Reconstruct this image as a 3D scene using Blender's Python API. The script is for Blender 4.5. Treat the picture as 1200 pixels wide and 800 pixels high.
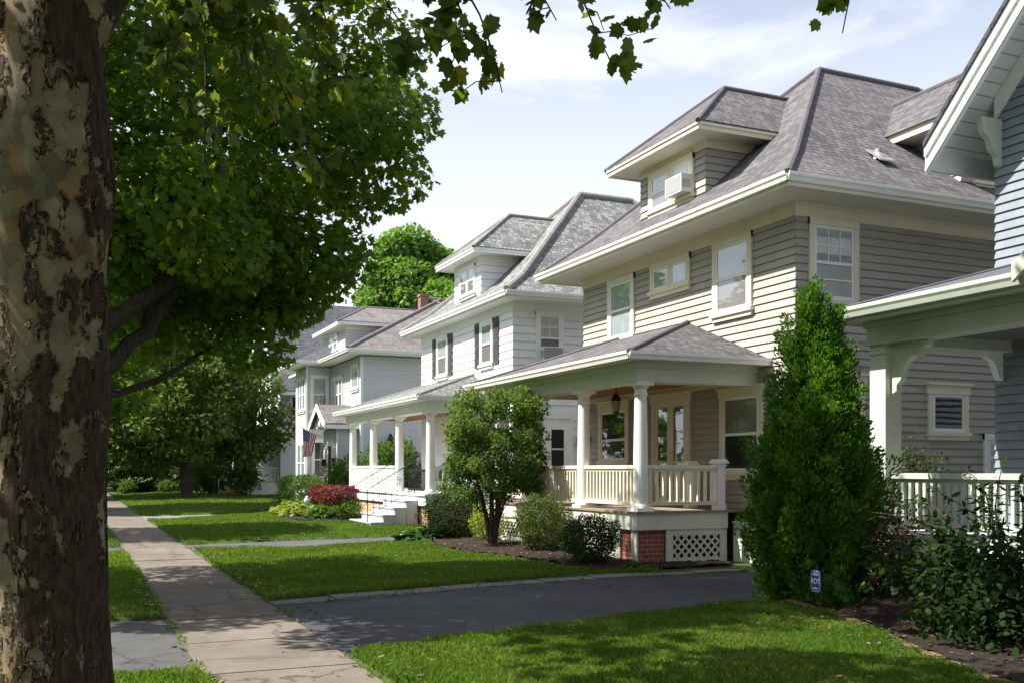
import bpy, math, random
import numpy as np
from mathutils import Vector, Matrix
random.seed(7); RNG = np.random.default_rng(11)
for o in list(bpy.data.objects): bpy.data.objects.remove(o)
S = bpy.context.scene; COL = S.collection
R = math.radians
# ---------------------------------------------------------------- camera, sky, sun, exposure
cam = bpy.data.cameras.new("Camera"); camo = bpy.data.objects.new("Camera", cam); COL.objects.link(camo)
camo.location = (0, 0, 1.6); camo.rotation_euler = (R(90), 0, -R(23.812))
cam.sensor_width = 36; cam.lens = 35.0; cam.shift_y = 0.125; cam.clip_start = .05; cam.clip_end = 2000
S.camera = camo
SUN = Vector((-.585, .215, .782)).normalized()
w = bpy.data.worlds.new("World"); S.world = w; w.use_nodes = True
nt = w.node_tree; nt.nodes.clear()
wo = nt.nodes.new('ShaderNodeOutputWorld'); bg = nt.nodes.new('ShaderNodeBackground'); sky = nt.nodes.new('ShaderNodeTexSky')
sky.sky_type = 'NISHITA'; sky.sun_disc = False
sky.sun_elevation = math.asin(SUN.z); sky.sun_rotation = math.atan2(SUN.x, SUN.y)
sky.air_density = 1.0; sky.dust_density = 1.5; sky.ozone_density = 1.2
tc = nt.nodes.new('ShaderNodeTexCoord'); mp = nt.nodes.new('ShaderNodeMapping'); mp.inputs['Scale'].default_value = (1.6, 1.6, 4.2)
mp.inputs['Location'].default_value = (.35, .1, .2)
nz = nt.nodes.new('ShaderNodeTexNoise'); nz.inputs['Scale'].default_value = 1.5; nz.inputs['Detail'].default_value = 9; nz.inputs['Roughness'].default_value = .58; nz.inputs['Distortion'].default_value = .35
rp = nt.nodes.new('ShaderNodeValToRGB'); rp.color_ramp.elements[0].position = .36; rp.color_ramp.elements[1].position = .68
sx = nt.nodes.new('ShaderNodeSeparateXYZ')
hz = nt.nodes.new('ShaderNodeMapRange'); hz.inputs[1].default_value = .02; hz.inputs[2].default_value = .6; hz.inputs[2].default_value = .6; hz.inputs[3].default_value = .92; hz.inputs[4].default_value = .0
mx1 = nt.nodes.new('ShaderNodeMath'); mx1.operation = 'MULTIPLY'; mx1.inputs[1].default_value = .78
mx2 = nt.nodes.new('ShaderNodeMath'); mx2.operation = 'MAXIMUM'
cm = nt.nodes.new('ShaderNodeMixRGB'); cm.inputs[2].default_value = (9.2, 9.25, 9.9, 1)
L = nt.links.new
L(tc.outputs['Generated'], mp.inputs[0]); L(mp.outputs[0], nz.inputs[0]); L(nz.outputs[0], rp.inputs[0]); L(rp.outputs[0], mx1.inputs[0])
L(tc.outputs['Generated'], sx.inputs[0]); L(sx.outputs[2], hz.inputs[0]); L(hz.outputs[0], mx2.inputs[1]); L(mx1.outputs[0], mx2.inputs[0])
L(mx2.outputs[0], cm.inputs[0]); L(sky.outputs[0], cm.inputs[1]); L(cm.outputs[0], bg.inputs[0]); L(bg.outputs[0], wo.inputs[0])
bg.inputs[1].default_value = 0.075
sl = bpy.data.lights.new("Sun", 'SUN'); sl.energy = 5.0; sl.angle = R(.53); sl.color = (1, .965, .90)
so = bpy.data.objects.new("Sun", sl); COL.objects.link(so); so.rotation_euler = SUN.to_track_quat('Z', 'Y').to_euler()
S.view_settings.view_transform = 'Standard'; S.view_settings.look = 'None'; S.view_settings.exposure = 1.15; S.view_settings.gamma = 1
S.render.engine = 'CYCLES'
try:
    S.cycles.max_bounces = 8; S.cycles.transparent_max_bounces = 8; S.cycles.diffuse_bounces = 5; S.cycles.glossy_bounces = 3; S.cycles.transmission_bounces = 4
    S.cycles.caustics_reflective = False; S.cycles.caustics_refractive = False
except Exception: pass
# ---------------------------------------------------------------- helpers
W = {}
def link(o, parent=None):
    COL.objects.link(o)
    if parent is not None: o.parent = parent
    return o
def thing(name, label, cat, loc=(0, 0, 0), group=None):
    o = bpy.data.objects.new(name, None); o.empty_display_size = .2; COL.objects.link(o); o.location = loc
    o['label'] = label; o['category'] = cat
    if group: o['group'] = group
    W[o.name] = Vector(loc); return o
def tag(o, label, cat, group=None):
    o['label'] = label; o['category'] = cat
    if group: o['group'] = group
    return o
def V(*a): return Vector(a)
class Frame:
    """a wall plane: s runs along it, o stands out of it, z is height"""
    def __init__(f, O, u, n): f.O = Vector(O); f.u = Vector(u); f.n = Vector(n)
    def p(f, s, o, z): q = f.O + f.u*s + f.n*o; return (q.x, q.y, q.z + z)
class MB:
    def __init__(m): m.v = []; m.f = []; m.mi = []; m.cur = 0
    def poly(m, pts):
        k = len(m.v); m.v += [tuple(p) for p in pts]; m.f.append(tuple(range(k, k+len(pts)))); m.mi.append(m.cur); return m
    def hexa(m, b, t):
        k = len(m.v); m.v += [tuple(p) for p in list(b)+list(t)]; n = len(b)
        m.f.append(tuple(k+i for i in reversed(range(n)))); m.f.append(tuple(k+n+i for i in range(n)))
        for i in range(n): j = (i+1) % n; m.f.append((k+i, k+j, k+n+j, k+n+i))
        m.mi += [m.cur]*(n+2); return m
    def box(m, x0, x1, y0, y1, z0, z1):
        return m.hexa([(x0, y0, z0), (x1, y0, z0), (x1, y1, z0), (x0, y1, z0)], [(x0, y0, z1), (x1, y0, z1), (x1, y1, z1), (x0, y1, z1)])
    def fbox(m, F, s0, s1, o0, o1, z0, z1):
        return m.hexa([F.p(s0, o0, z0), F.p(s1, o0, z0), F.p(s1, o1, z0), F.p(s0, o1, z0)], [F.p(s0, o0, z1), F.p(s1, o0, z1), F.p(s1, o1, z1), F.p(s0, o1, z1)])
    def fquad(m, F, s0, s1, o, z0, z1): return m.poly([F.p(s0, o, z0), F.p(s1, o, z0), F.p(s1, o, z1), F.p(s0, o, z1)])
    def tube(m, pts, rad, n=8, cap=True):
        pts = [Vector(p) for p in pts]; k0 = len(m.v); N = len(pts)
        up = Vector((.31, .2, .93))
        for i, p in enumerate(pts):
            t = (pts[min(i+1, N-1)] - pts[max(i-1, 0)]).normalized()
            a = t.cross(up)
            if a.length < 1e-3: a = t.cross(Vector((1, 0, 0)))
            a.normalize(); b = t.cross(a); r = rad[i] if hasattr(rad, '__len__') else rad
            for j in range(n):
                an = 2*math.pi*j/n; q = p + (a*math.cos(an) + b*math.sin(an))*r; m.v.append(tuple(q))
        for i in range(N-1):
            for j in range(n):
                jj = (j+1) % n; m.f.append((k0+i*n+j, k0+i*n+jj, k0+(i+1)*n+jj, k0+(i+1)*n+j)); m.mi.append(m.cur)
        if cap:
            m.f.append(tuple(k0+j for j in range(n))); m.f.append(tuple(k0+(N-1)*n+j for j in range(n))); m.mi += [m.cur]*2
        return m
    def lathe(m, c, prof, n=20):
        k0 = len(m.v)
        for r, z in prof:
            for j in range(n):
                a = 2*math.pi*j/n; m.v.append((c[0]+r*math.cos(a), c[1]+r*math.sin(a), c[2]+z))
        for i in range(len(prof)-1):
            for j in range(n):
                jj = (j+1) % n; m.f.append((k0+i*n+j, k0+i*n+jj, k0+(i+1)*n+jj, k0+(i+1)*n+j)); m.mi.append(m.cur)
        m.f.append(tuple(k0+j for j in range(n))); m.f.append(tuple(k0+(len(prof)-1)*n+j for j in range(n))); m.mi += [m.cur]*2
        return m
    def build(m, name, mat, parent=None, smooth=False, origin=None):
        vs = np.array(m.v, float); c = (vs.min(0)+vs.max(0))/2 if origin is None else np.array(origin, float)
        if parent is None and origin is None: c[2] = vs[:, 2].min()
        me = bpy.data.meshes.new(name); me.from_pydata((vs-c).tolist(), [], m.f)
        mats = mat if isinstance(mat, (list, tuple)) else [mat]
        for q in mats: me.materials.append(q)
        if len(mats) > 1: me.polygons.foreach_set('material_index', m.mi)
        uv = me.uv_layers.new(name='UVMap'); buf = np.zeros((len(me.loops), 2))
        for p in me.polygons:
            n = p.normal
            if abs(n.z) > .97: ua = Vector((1, 0, 0)); va = Vector((0, 1, 0))
            else: ua = Vector((-n.y, n.x, 0)).normalized(); va = n.cross(ua)
            for li, vi in zip(p.loop_indices, p.vertices):
                q = Vector(m.v[vi]); buf[li] = (q.dot(ua), q.dot(va))
        uv.data.foreach_set('uv', buf.ravel())
        if smooth: me.polygons.foreach_set('use_smooth', [True]*len(me.polygons))
        me.update()
        o = bpy.data.objects.new(name, me); link(o, parent)
        po = W[parent.name] if parent is not None else Vector((0, 0, 0))
        o.location = Vector(c) - po; W[o.name] = Vector(c); return o
def dup(o, parent, delta):
    """a copy of a part (sharing its mesh) shifted by delta, with copies of its sub-parts"""
    c = o.copy(); COL.objects.link(c); c.parent = parent; c.location = o.location + Vector(delta); W[c.name] = W[o.name] + Vector(delta)
    for ch in [q for q in bpy.data.objects if q.parent == o]:
        d = ch.copy(); COL.objects.link(d); d.parent = c; W[d.name] = W[ch.name] + Vector(delta)
    return c
def np_mesh(name, verts, faces, mat, parent=None, origin=(0, 0, 0), kind=None, smooth=False):
    verts = np.asarray(verts, np.float32); faces = np.asarray(faces, np.int32); n, k = faces.shape
    me = bpy.data.meshes.new(name); me.vertices.add(len(verts)); me.vertices.foreach_set('co', (verts-np.array(origin, np.float32)).ravel())
    me.loops.add(n*k); me.loops.foreach_set('vertex_index', faces.ravel())
    me.polygons.add(n); me.polygons.foreach_set('loop_start', np.arange(n, dtype=np.int32)*k)
    try: me.polygons.foreach_set('loop_total', np.full(n, k, np.int32))
    except Exception: pass
    if smooth: me.polygons.foreach_set('use_smooth', np.ones(n, bool))
    me.materials.append(mat); me.update(calc_edges=True); me.validate()
    o = bpy.data.objects.new(name, me); link(o, parent)
    po = W[parent.name] if parent is not None else Vector((0, 0, 0)); o.location = Vector(origin) - po; W[o.name] = Vector(origin)
    if kind: o['kind'] = kind
    return o
def lettering(name, body, size, depth, mat, parent, rot, loc):
    cu = bpy.data.curves.new(name, 'FONT'); cu.body = body; cu.size = size; cu.extrude = depth; cu.align_x = 'CENTER'; tmp = bpy.data.objects.new(name+'_curve', cu); COL.objects.link(tmp)
    bpy.context.view_layer.update(); me = bpy.data.meshes.new_from_object(tmp.evaluated_get(bpy.context.evaluated_depsgraph_get())); bpy.data.objects.remove(tmp); bpy.data.curves.remove(cu)
    me.materials.clear(); me.materials.append(mat); o = bpy.data.objects.new(name, me); link(o, parent); o.rotation_euler = rot; o.location = loc; return o
# ---------------------------------------------------------------- materials
def newmat(name):
    m = bpy.data.materials.new(name); m.use_nodes = True; t = m.node_tree; b = t.nodes['Principled BSDF']; return m, t, b
def N(t, k, **kw):
    n = t.nodes.new(k)
    for a, v in kw.items():
        if a.startswith('i_'): n.inputs[int(a[2:]) if a[2:].isdigit() else a[2:].replace('_', ' ')].default_value = v
        else: setattr(n, a, v)
    return n
def rgb(c): return (c[0], c[1], c[2], 1)
def paint(name, col, rough=.55, var=.10, dirt=.25, scale=2.5, bump=.05, spec=.3):
    """weathered paint: base colour with broad and fine mottling, faint grime streaks"""
    m, t, b = newmat(name); lk = t.links.new
    tcn = N(t, 'ShaderNodeTexCoord'); geo = N(t, 'ShaderNodeNewGeometry')
    n1 = N(t, 'ShaderNodeTexNoise', i_Scale=scale, i_Detail=6.0, i_Roughness=.65); lk(geo.outputs['Position'], n1.inputs[0])
    mpn = N(t, 'ShaderNodeMapping'); mpn.inputs['Scale'].default_value = (9, 9, 1.3); lk(geo.outputs['Position'], mpn.inputs[0])
    n2 = N(t, 'ShaderNodeTexNoise', i_Scale=1.6, i_Detail=5.0, i_Roughness=.7); lk(mpn.outputs[0], n2.inputs[0])
    r1 = N(t, 'ShaderNodeMapRange'); r1.inputs[1].default_value = .3; r1.inputs[2].default_value = .7; r1.inputs[3].default_value = 1-var; r1.inputs[4].default_value = 1+var*.6; lk(n1.outputs[0], r1.inputs[0])
    r2 = N(t, 'ShaderNodeMapRange'); r2.inputs[1].default_value = .55; r2.inputs[2].default_value = .85; r2.inputs[3].default_value = 1; r2.inputs[4].default_value = 1-dirt; lk(n2.outputs[0], r2.inputs[0])
    mu = N(t, 'ShaderNodeMath', operation='MULTIPLY'); lk(r1.outputs[0], mu.inputs[0]); lk(r2.outputs[0], mu.inputs[1])
    mc = N(t, 'ShaderNodeVectorMath', operation='SCALE'); mc.inputs[0].default_value = col; lk(mu.outputs[0], mc.inputs['Scale'])
    lk(mc.outputs[0], b.inputs['Base Color']); b.inputs['Roughness'].default_value = rough; b.inputs['Specular IOR Level'].default_value = spec
    if bump:
        bp = N(t, 'ShaderNodeBump', i_Strength=bump*4, i_Distance=.01); lk(n2.outputs[0], bp.inputs['Height']); lk(bp.outputs[0], b.inputs['Normal'])
    return m
def siding_mat(name, col, exposure, wid=.18, gap=.25, var=.12, dirt=.2):
    """painted wood courses: each piece its own slight tint, faint butt joints, grain"""
    m, t, b = newmat(name); lk = t.links.new
    uv = N(t, 'ShaderNodeUVMap'); br = N(t, 'ShaderNodeTexBrick', offset=.37, offset_frequency=3, squash=1.0)
    br.inputs['Scale'].default_value = 1; br.inputs['Brick Width'].default_value = wid; br.inputs['Row Height'].default_value = exposure; br.inputs['Mortar Size'].default_value = .0022; br.inputs['Mortar Smooth'].default_value = .3
    a = [c*(1-var) for c in col]; d = [min(1, c*(1+var)) for c in col]
    br.inputs['Color1'].default_value = rgb(a); br.inputs['Color2'].default_value = rgb(d); br.inputs['Mortar'].default_value = rgb([c*(1-gap) for c in col]); lk(uv.outputs[0], br.inputs[0])
    geo = N(t, 'ShaderNodeNewGeometry'); n1 = N(t, 'ShaderNodeTexNoise', i_Scale=1.1, i_Detail=8.0, i_Roughness=.7); lk(geo.outputs['Position'], n1.inputs[0])
    r1 = N(t, 'ShaderNodeMapRange'); r1.inputs[1].default_value = .35; r1.inputs[2].default_value = .75; r1.inputs[3].default_value = 1.05; r1.inputs[4].default_value = 1-dirt; lk(n1.outputs[0], r1.inputs[0])
    mc = N(t, 'ShaderNodeVectorMath', operation='SCALE'); lk(br.outputs[0], mc.inputs[0]); lk(r1.outputs[0], mc.inputs['Scale']); lk(mc.outputs[0], b.inputs['Base Color'])
    b.inputs['Roughness'].default_value = .62; b.inputs['Specular IOR Level'].default_value = .25
    n3 = N(t, 'ShaderNodeTexNoise', i_Scale=60.0, i_Detail=3.0); lk(geo.outputs['Position'], n3.inputs[0])
    bp = N(t, 'ShaderNodeBump', i_Strength=.12, i_Distance=.01); lk(n3.outputs[0], bp.inputs['Height']); lk(bp.outputs[0], b.inputs['Normal']); return m
def shingle_mat(name, c1, c2, mort, wid=.28, row=.135, blotch=.3):
    m, t, b = newmat(name); lk = t.links.new
    uv = N(t, 'ShaderNodeUVMap')
    ds = N(t, 'ShaderNodeTexNoise', i_Scale=2.2, i_Detail=2.0); lk(uv.outputs[0], ds.inputs[0])
    dsm = N(t, 'ShaderNodeVectorMath', operation='MULTIPLY_ADD'); dsm.inputs[1].default_value = (.05, .035, 0); lk(ds.outputs['Color'], dsm.inputs[0]); lk(uv.outputs[0], dsm.inputs[2])
    br = N(t, 'ShaderNodeTexBrick', offset=.43, offset_frequency=3, squash=.7, squash_frequency=2)
    br.inputs['Scale'].default_value = 1; br.inputs['Brick Width'].default_value = wid; br.inputs['Row Height'].default_value = row; br.inputs['Mortar Size'].default_value = .011; br.inputs['Mortar Smooth'].default_value = .35
    br.inputs['Color1'].default_value = rgb(c1); br.inputs['Color2'].default_value = rgb(c2); br.inputs['Mortar'].default_value = rgb(mort); lk(dsm.outputs[0], br.inputs[0])
    n1 = N(t, 'ShaderNodeTexNoise', i_Scale=.9, i_Detail=9.0, i_Roughness=.72); lk(uv.outputs[0], n1.inputs[0])
    mps = N(t, 'ShaderNodeMapping'); mps.inputs['Scale'].default_value = (3.2, .45, 1); lk(uv.outputs[0], mps.inputs[0])
    n2 = N(t, 'ShaderNodeTexNoise', i_Scale=1.0, i_Detail=6.0, i_Roughness=.6); lk(mps.outputs[0], n2.inputs[0])
    n4 = N(t, 'ShaderNodeTexNoise', i_Scale=90.0, i_Detail=2.0); lk(uv.outputs[0], n4.inputs[0])
    ad = N(t, 'ShaderNodeMath', operation='ADD'); lk(n1.outputs[0], ad.inputs[0]); lk(n2.outputs[0], ad.inputs[1])
    ad2 = N(t, 'ShaderNodeMath', operation='MULTIPLY_ADD'); ad2.inputs[1].default_value = .5; lk(n4.outputs[0], ad2.inputs[0]); lk(ad.outputs[0], ad2.inputs[2])
    r1 = N(t, 'ShaderNodeMapRange'); r1.inputs[1].default_value = .95; r1.inputs[2].default_value = 1.55; r1.inputs[3].default_value = 1-blotch; r1.inputs[4].default_value = 1+blotch; lk(ad2.outputs[0], r1.inputs[0])
    mc = N(t, 'ShaderNodeVectorMath', operation='SCALE'); lk(br.outputs[0], mc.inputs[0]); lk(r1.outputs[0], mc.inputs['Scale']); lk(mc.outputs[0], b.inputs['Base Color'])
    b.inputs['Roughness'].default_value = .85; b.inputs['Specular IOR Level'].default_value = .25
    # each course thickens towards its lower butt edge
    sp = N(t, 'ShaderNodeSeparateXYZ'); lk(dsm.outputs[0], sp.inputs[0]); dv = N(t, 'ShaderNodeMath', operation='DIVIDE'); dv.inputs[1].default_value = row; lk(sp.outputs[1], dv.inputs[0])
    fr = N(t, 'ShaderNodeMath', operation='FRACT'); lk(dv.outputs[0], fr.inputs[0]); iv = N(t, 'ShaderNodeMath', operation='SUBTRACT'); iv.inputs[0].default_value = 1; lk(fr.outputs[0], iv.inputs[1])
    sm = N(t, 'ShaderNodeMath', operation='MULTIPLY_ADD'); sm.inputs[1].default_value = .35; lk(n4.outputs[0], sm.inputs[0]); lk(iv.outputs[0], sm.inputs[2])
    bp = N(t, 'ShaderNodeBump', i_Strength=.9, i_Distance=.02); lk(sm.outputs[0], bp.inputs['Height']); lk(bp.outputs[0], b.inputs['Normal']); return m
def brick_mat(name, c1, c2, mort):
    m, t, b = newmat(name); lk = t.links.new; uv = N(t, 'ShaderNodeUVMap')
    br = N(t, 'ShaderNodeTexBrick'); br.inputs['Scale'].default_value = 1; br.inputs['Brick Width'].default_value = .215; br.inputs['Row Height'].default_value = .075; br.inputs['Mortar Size'].default_value = .007; br.inputs['Mortar Smooth'].default_value = .2
    br.inputs['Color1'].default_value = rgb(c1); br.inputs['Color2'].default_value = rgb(c2); br.inputs['Mortar'].default_value = rgb(mort); lk(uv.outputs[0], br.inputs[0])
    n1 = N(t, 'ShaderNodeTexNoise', i_Scale=14.0, i_Detail=5.0); lk(uv.outputs[0], n1.inputs[0])
    r1 = N(t, 'ShaderNodeMapRange'); r1.inputs[3].default_value = .6; r1.inputs[4].default_value = 1.35; lk(n1.outputs[0], r1.inputs[0])
    mc = N(t, 'ShaderNodeVectorMath', operation='SCALE'); lk(br.outputs[0], mc.inputs[0]); lk(r1.outputs[0], mc.inputs['Scale']); lk(mc.outputs[0], b.inputs['Base Color']); b.inputs['Roughness'].default_value = .85
    bp = N(t, 'ShaderNodeBump', i_Strength=.6, i_Distance=.008, invert=True); lk(br.outputs['Fac'], bp.inputs['Height']); lk(bp.outputs[0], b.inputs['Normal']); return m
def bead_mat(name, col, pitch=.09, axis='x'):
    """boards with narrow grooves (soffits, ceilings)"""
    m, t, b = newmat(name); lk = t.links.new; geo = N(t, 'ShaderNodeNewGeometry'); sp = N(t, 'ShaderNodeSeparateXYZ'); lk(geo.outputs['Position'], sp.inputs[0])
    dv = N(t, 'ShaderNodeMath', operation='DIVIDE'); dv.inputs[1].default_value = pitch; lk(sp.outputs['xyz'.index(axis)], dv.inputs[0]); fr = N(t, 'ShaderNodeMath', operation='FRACT'); lk(dv.outputs[0], fr.inputs[0])
    gt = N(t, 'ShaderNodeMath', operation='LESS_THAN'); gt.inputs[1].default_value = .12; lk(fr.outputs[0], gt.inputs[0])
    n1 = N(t, 'ShaderNodeTexNoise', i_Scale=2.0, i_Detail=6.0); lk(geo.outputs['Position'], n1.inputs[0]); r1 = N(t, 'ShaderNodeMapRange'); r1.inputs[3].default_value = .82; r1.inputs[4].default_value = 1.1; lk(n1.outputs[0], r1.inputs[0])
    mc = N(t, 'ShaderNodeVectorMath', operation='SCALE'); mc.inputs[0].default_value = col; lk(r1.outputs[0], mc.inputs['Scale'])
    mx = N(t, 'ShaderNodeMixRGB'); mx.inputs[2].default_value = rgb([c*.55 for c in col]); lk(gt.outputs[0], mx.inputs[0]); lk(mc.outputs[0], mx.inputs[1]); lk(mx.outputs[0], b.inputs['Base Color']); b.inputs['Roughness'].default_value = .6; return m
def ground_mat(name, cols, scale=3., rough=.9, fine=120., bump=.3, dist=.01, crack=False, blotch=(.3, .7)):
    m, t, b = newmat(name); lk = t.links.new; geo = N(t, 'ShaderNodeNewGeometry')
    n1 = N(t, 'ShaderNodeTexNoise', i_Scale=scale, i_Detail=9.0, i_Roughness=.7); lk(geo.outputs['Position'], n1.inputs[0])
    n2 = N(t, 'ShaderNodeTexNoise', i_Scale=fine, i_Detail=3.0, i_Roughness=.7); lk(geo.outputs['Position'], n2.inputs[0])
    n0 = N(t, 'ShaderNodeTexNoise', i_Scale=.55, i_Detail=4.0); lk(geo.outputs['Position'], n0.inputs[0])
    ad = N(t, 'ShaderNodeMath', operation='MULTIPLY_ADD'); ad.inputs[1].default_value = .5; lk(n2.outputs[0], ad.inputs[0]); lk(n1.outputs[0], ad.inputs[2])
    ad1 = N(t, 'ShaderNodeMath', operation='MULTIPLY_ADD'); ad1.inputs[1].default_value = .6; lk(n0.outputs[0], ad1.inputs[0]); lk(ad.outputs[0], ad1.inputs[2])
    rr = N(t, 'ShaderNodeMapRange'); rr.inputs[1].default_value = .75; rr.inputs[2].default_value = 1.35; lk(ad1.outputs[0], rr.inputs[0])
    cr = N(t, 'ShaderNodeValToRGB'); el = cr.color_ramp.elements
    el[0].color = rgb(cols[0]); el[1].color = rgb(cols[-1])
    for i in range(1, len(cols)-1): e = el.new(i/(len(cols)-1)); e.color = rgb(cols[i])
    lk(rr.outputs[0], cr.inputs[0]); last = cr.outputs[0]; hgt = n2.outputs[0]
    if crack:
        ps = N(t, 'ShaderNodeVectorMath', operation='MULTIPLY_ADD'); nn = N(t, 'ShaderNodeTexNoise', i_Scale=3.0, i_Detail=5.0); lk(geo.outputs['Position'], nn.inputs[0]); ps.inputs[1].default_value = (.5, .5, .5); lk(nn.outputs['Color'], ps.inputs[0]); lk(geo.outputs['Position'], ps.inputs[2])
        vo = N(t, 'ShaderNodeTexVoronoi', feature='DISTANCE_TO_EDGE', i_Scale=.55); lk(ps.outputs[0], vo.inputs['Vector'])
        lt = N(t, 'ShaderNodeMapRange'); lt.inputs[1].default_value = .002; lt.inputs[2].default_value = .012; lt.inputs[3].default_value = .45; lt.inputs[4].default_value = 1; lk(vo.outputs['Distance'], lt.inputs[0])
        mcc = N(t, 'ShaderNodeVectorMath', operation='SCALE'); lk(last, mcc.inputs[0]); lk(lt.outputs[0], mcc.inputs['Scale']); last = mcc.outputs[0]
    lk(last, b.inputs['Base Color']); b.inputs['Roughness'].default_value = rough; b.inputs['Specular IOR Level'].default_value = .3
    bp = N(t, 'ShaderNodeBump', i_Strength=bump, i_Distance=dist); lk(hgt, bp.inputs['Height']); lk(bp.outputs[0], b.inputs['Normal']); return m
def leaf_mat(name, c0, c1, c2=None, trans=.35, tcol=None, rough=.45, spec=.35, nscale=.7):
    """each leaf its own tint; light passes through it"""
    m, t, b = newmat(name); lk = t.links.new; geo = N(t, 'ShaderNodeNewGeometry'); cr = N(t, 'ShaderNodeValToRGB'); el = cr.color_ramp.elements
    el[0].color = rgb(c0); el[1].color = rgb(c1); el[1].position = .85
    if c2: e = el.new(1.0); e.color = rgb(c2)
    n1 = N(t, 'ShaderNodeTexNoise', i_Scale=nscale, i_Detail=3.0); lk(geo.outputs['Position'], n1.inputs[0])
    mm = N(t, 'ShaderNodeMath', operation='MULTIPLY_ADD'); mm.inputs[1].default_value = .75; lk(geo.outputs['Random Per Island'], mm.inputs[0]); sb = N(t, 'ShaderNodeMath', operation='MULTIPLY_ADD'); sb.inputs[1].default_value = .9; sb.inputs[2].default_value = -.3; lk(n1.outputs[0], sb.inputs[0]); lk(sb.outputs[0], mm.inputs[2])
    lk(mm.outputs[0], cr.inputs[0]); lk(cr.outputs[0], b.inputs['Base Color']); b.inputs['Roughness'].default_value = rough; b.inputs['Specular IOR Level'].default_value = spec
    tr = N(t, 'ShaderNodeBsdfTranslucent'); mc = N(t, 'ShaderNodeVectorMath', operation='MULTIPLY'); mc.inputs[1].default_value = tcol or (1.9, 1.7, .7); lk(cr.outputs[0], mc.inputs[0]); lk(mc.outputs[0], tr.inputs[0])
    ms = N(t, 'ShaderNodeMixShader'); ms.inputs[0].default_value = trans; lk(b.outputs[0], ms.inputs[1]); lk(tr.outputs[0], ms.inputs[2]); lk(ms.outputs[0], t.nodes['Material Output'].inputs[0]); return m
def bark_mat(name, c0, c1, sx=8., sz=2.):
    m, t, b = newmat(name); lk = t.links.new; geo = N(t, 'ShaderNodeNewGeometry'); mpn = N(t, 'ShaderNodeMapping'); mpn.inputs['Scale'].default_value = (sx, sx, sz); lk(geo.outputs['Position'], mpn.inputs[0])
    n1 = N(t, 'ShaderNodeTexNoise', i_Scale=2.5, i_Detail=8.0, i_Roughness=.7); lk(mpn.outputs[0], n1.inputs[0]); cr = N(t, 'ShaderNodeValToRGB'); cr.color_ramp.elements[0].color = rgb(c0); cr.color_ramp.elements[1].color = rgb(c1); cr.color_ramp.elements[0].position = .35; cr.color_ramp.elements[1].position = .7
    lk(n1.outputs[0], cr.inputs[0]); lk(cr.outputs[0], b.inputs['Base Color']); b.inputs['Roughness'].default_value = .9
    bp = N(t, 'ShaderNodeBump', i_Strength=.9, i_Distance=.02); lk(n1.outputs[0], bp.inputs['Height']); lk(bp.outputs[0], b.inputs['Normal']); return m
def glass_mat():
    m, t, b = newmat('window_glass'); lk = t.links.new; t.nodes.remove(b)
    tr = N(t, 'ShaderNodeBsdfTransparent'); tr.inputs[0].default_value = (.93, .95, .94, 1); gl = N(t, 'ShaderNodeBsdfGlossy'); gl.inputs['Roughness'].default_value = .02; gl.inputs[0].default_value = (.95, .97, 1, 1)
    geo = N(t, 'ShaderNodeNewGeometry'); nn = N(t, 'ShaderNodeTexNoise', i_Scale=1.8, i_Detail=2.0); lk(geo.outputs['Position'], nn.inputs[0]); bp = N(t, 'ShaderNodeBump', i_Strength=.07, i_Distance=.02); lk(nn.outputs[0], bp.inputs['Height']); lk(bp.outputs[0], gl.inputs['Normal'])
    lw = N(t, 'ShaderNodeLayerWeight'); lw.inputs[0].default_value = .5; pw = N(t, 'ShaderNodeMath', operation='POWER'); pw.inputs[1].default_value = 2.2; lk(lw.outputs['Facing'], pw.inputs[0]); fr = N(t, 'ShaderNodeMath', operation='MULTIPLY_ADD', use_clamp=True); fr.inputs[1].default_value = .75; fr.inputs[2].default_value = .07; lk(pw.outputs[0], fr.inputs[0]); ms = N(t, 'ShaderNodeMixShader'); lk(fr.outputs[0], ms.inputs[0]); lk(tr.outputs[0], ms.inputs[1]); lk(gl.outputs[0], ms.inputs[2]); lk(ms.outputs[0], t.nodes['Material Output'].inputs[0]); return m
def plain(name, col, rough=.5, metal=0., spec=.4):
    m, t, b = newmat(name); b.inputs['Base Color'].default_value = rgb(col); b.inputs['Roughness'].default_value = rough; b.inputs['Metallic'].default_value = metal; b.inputs['Specular IOR Level'].default_value = spec; return m
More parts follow.
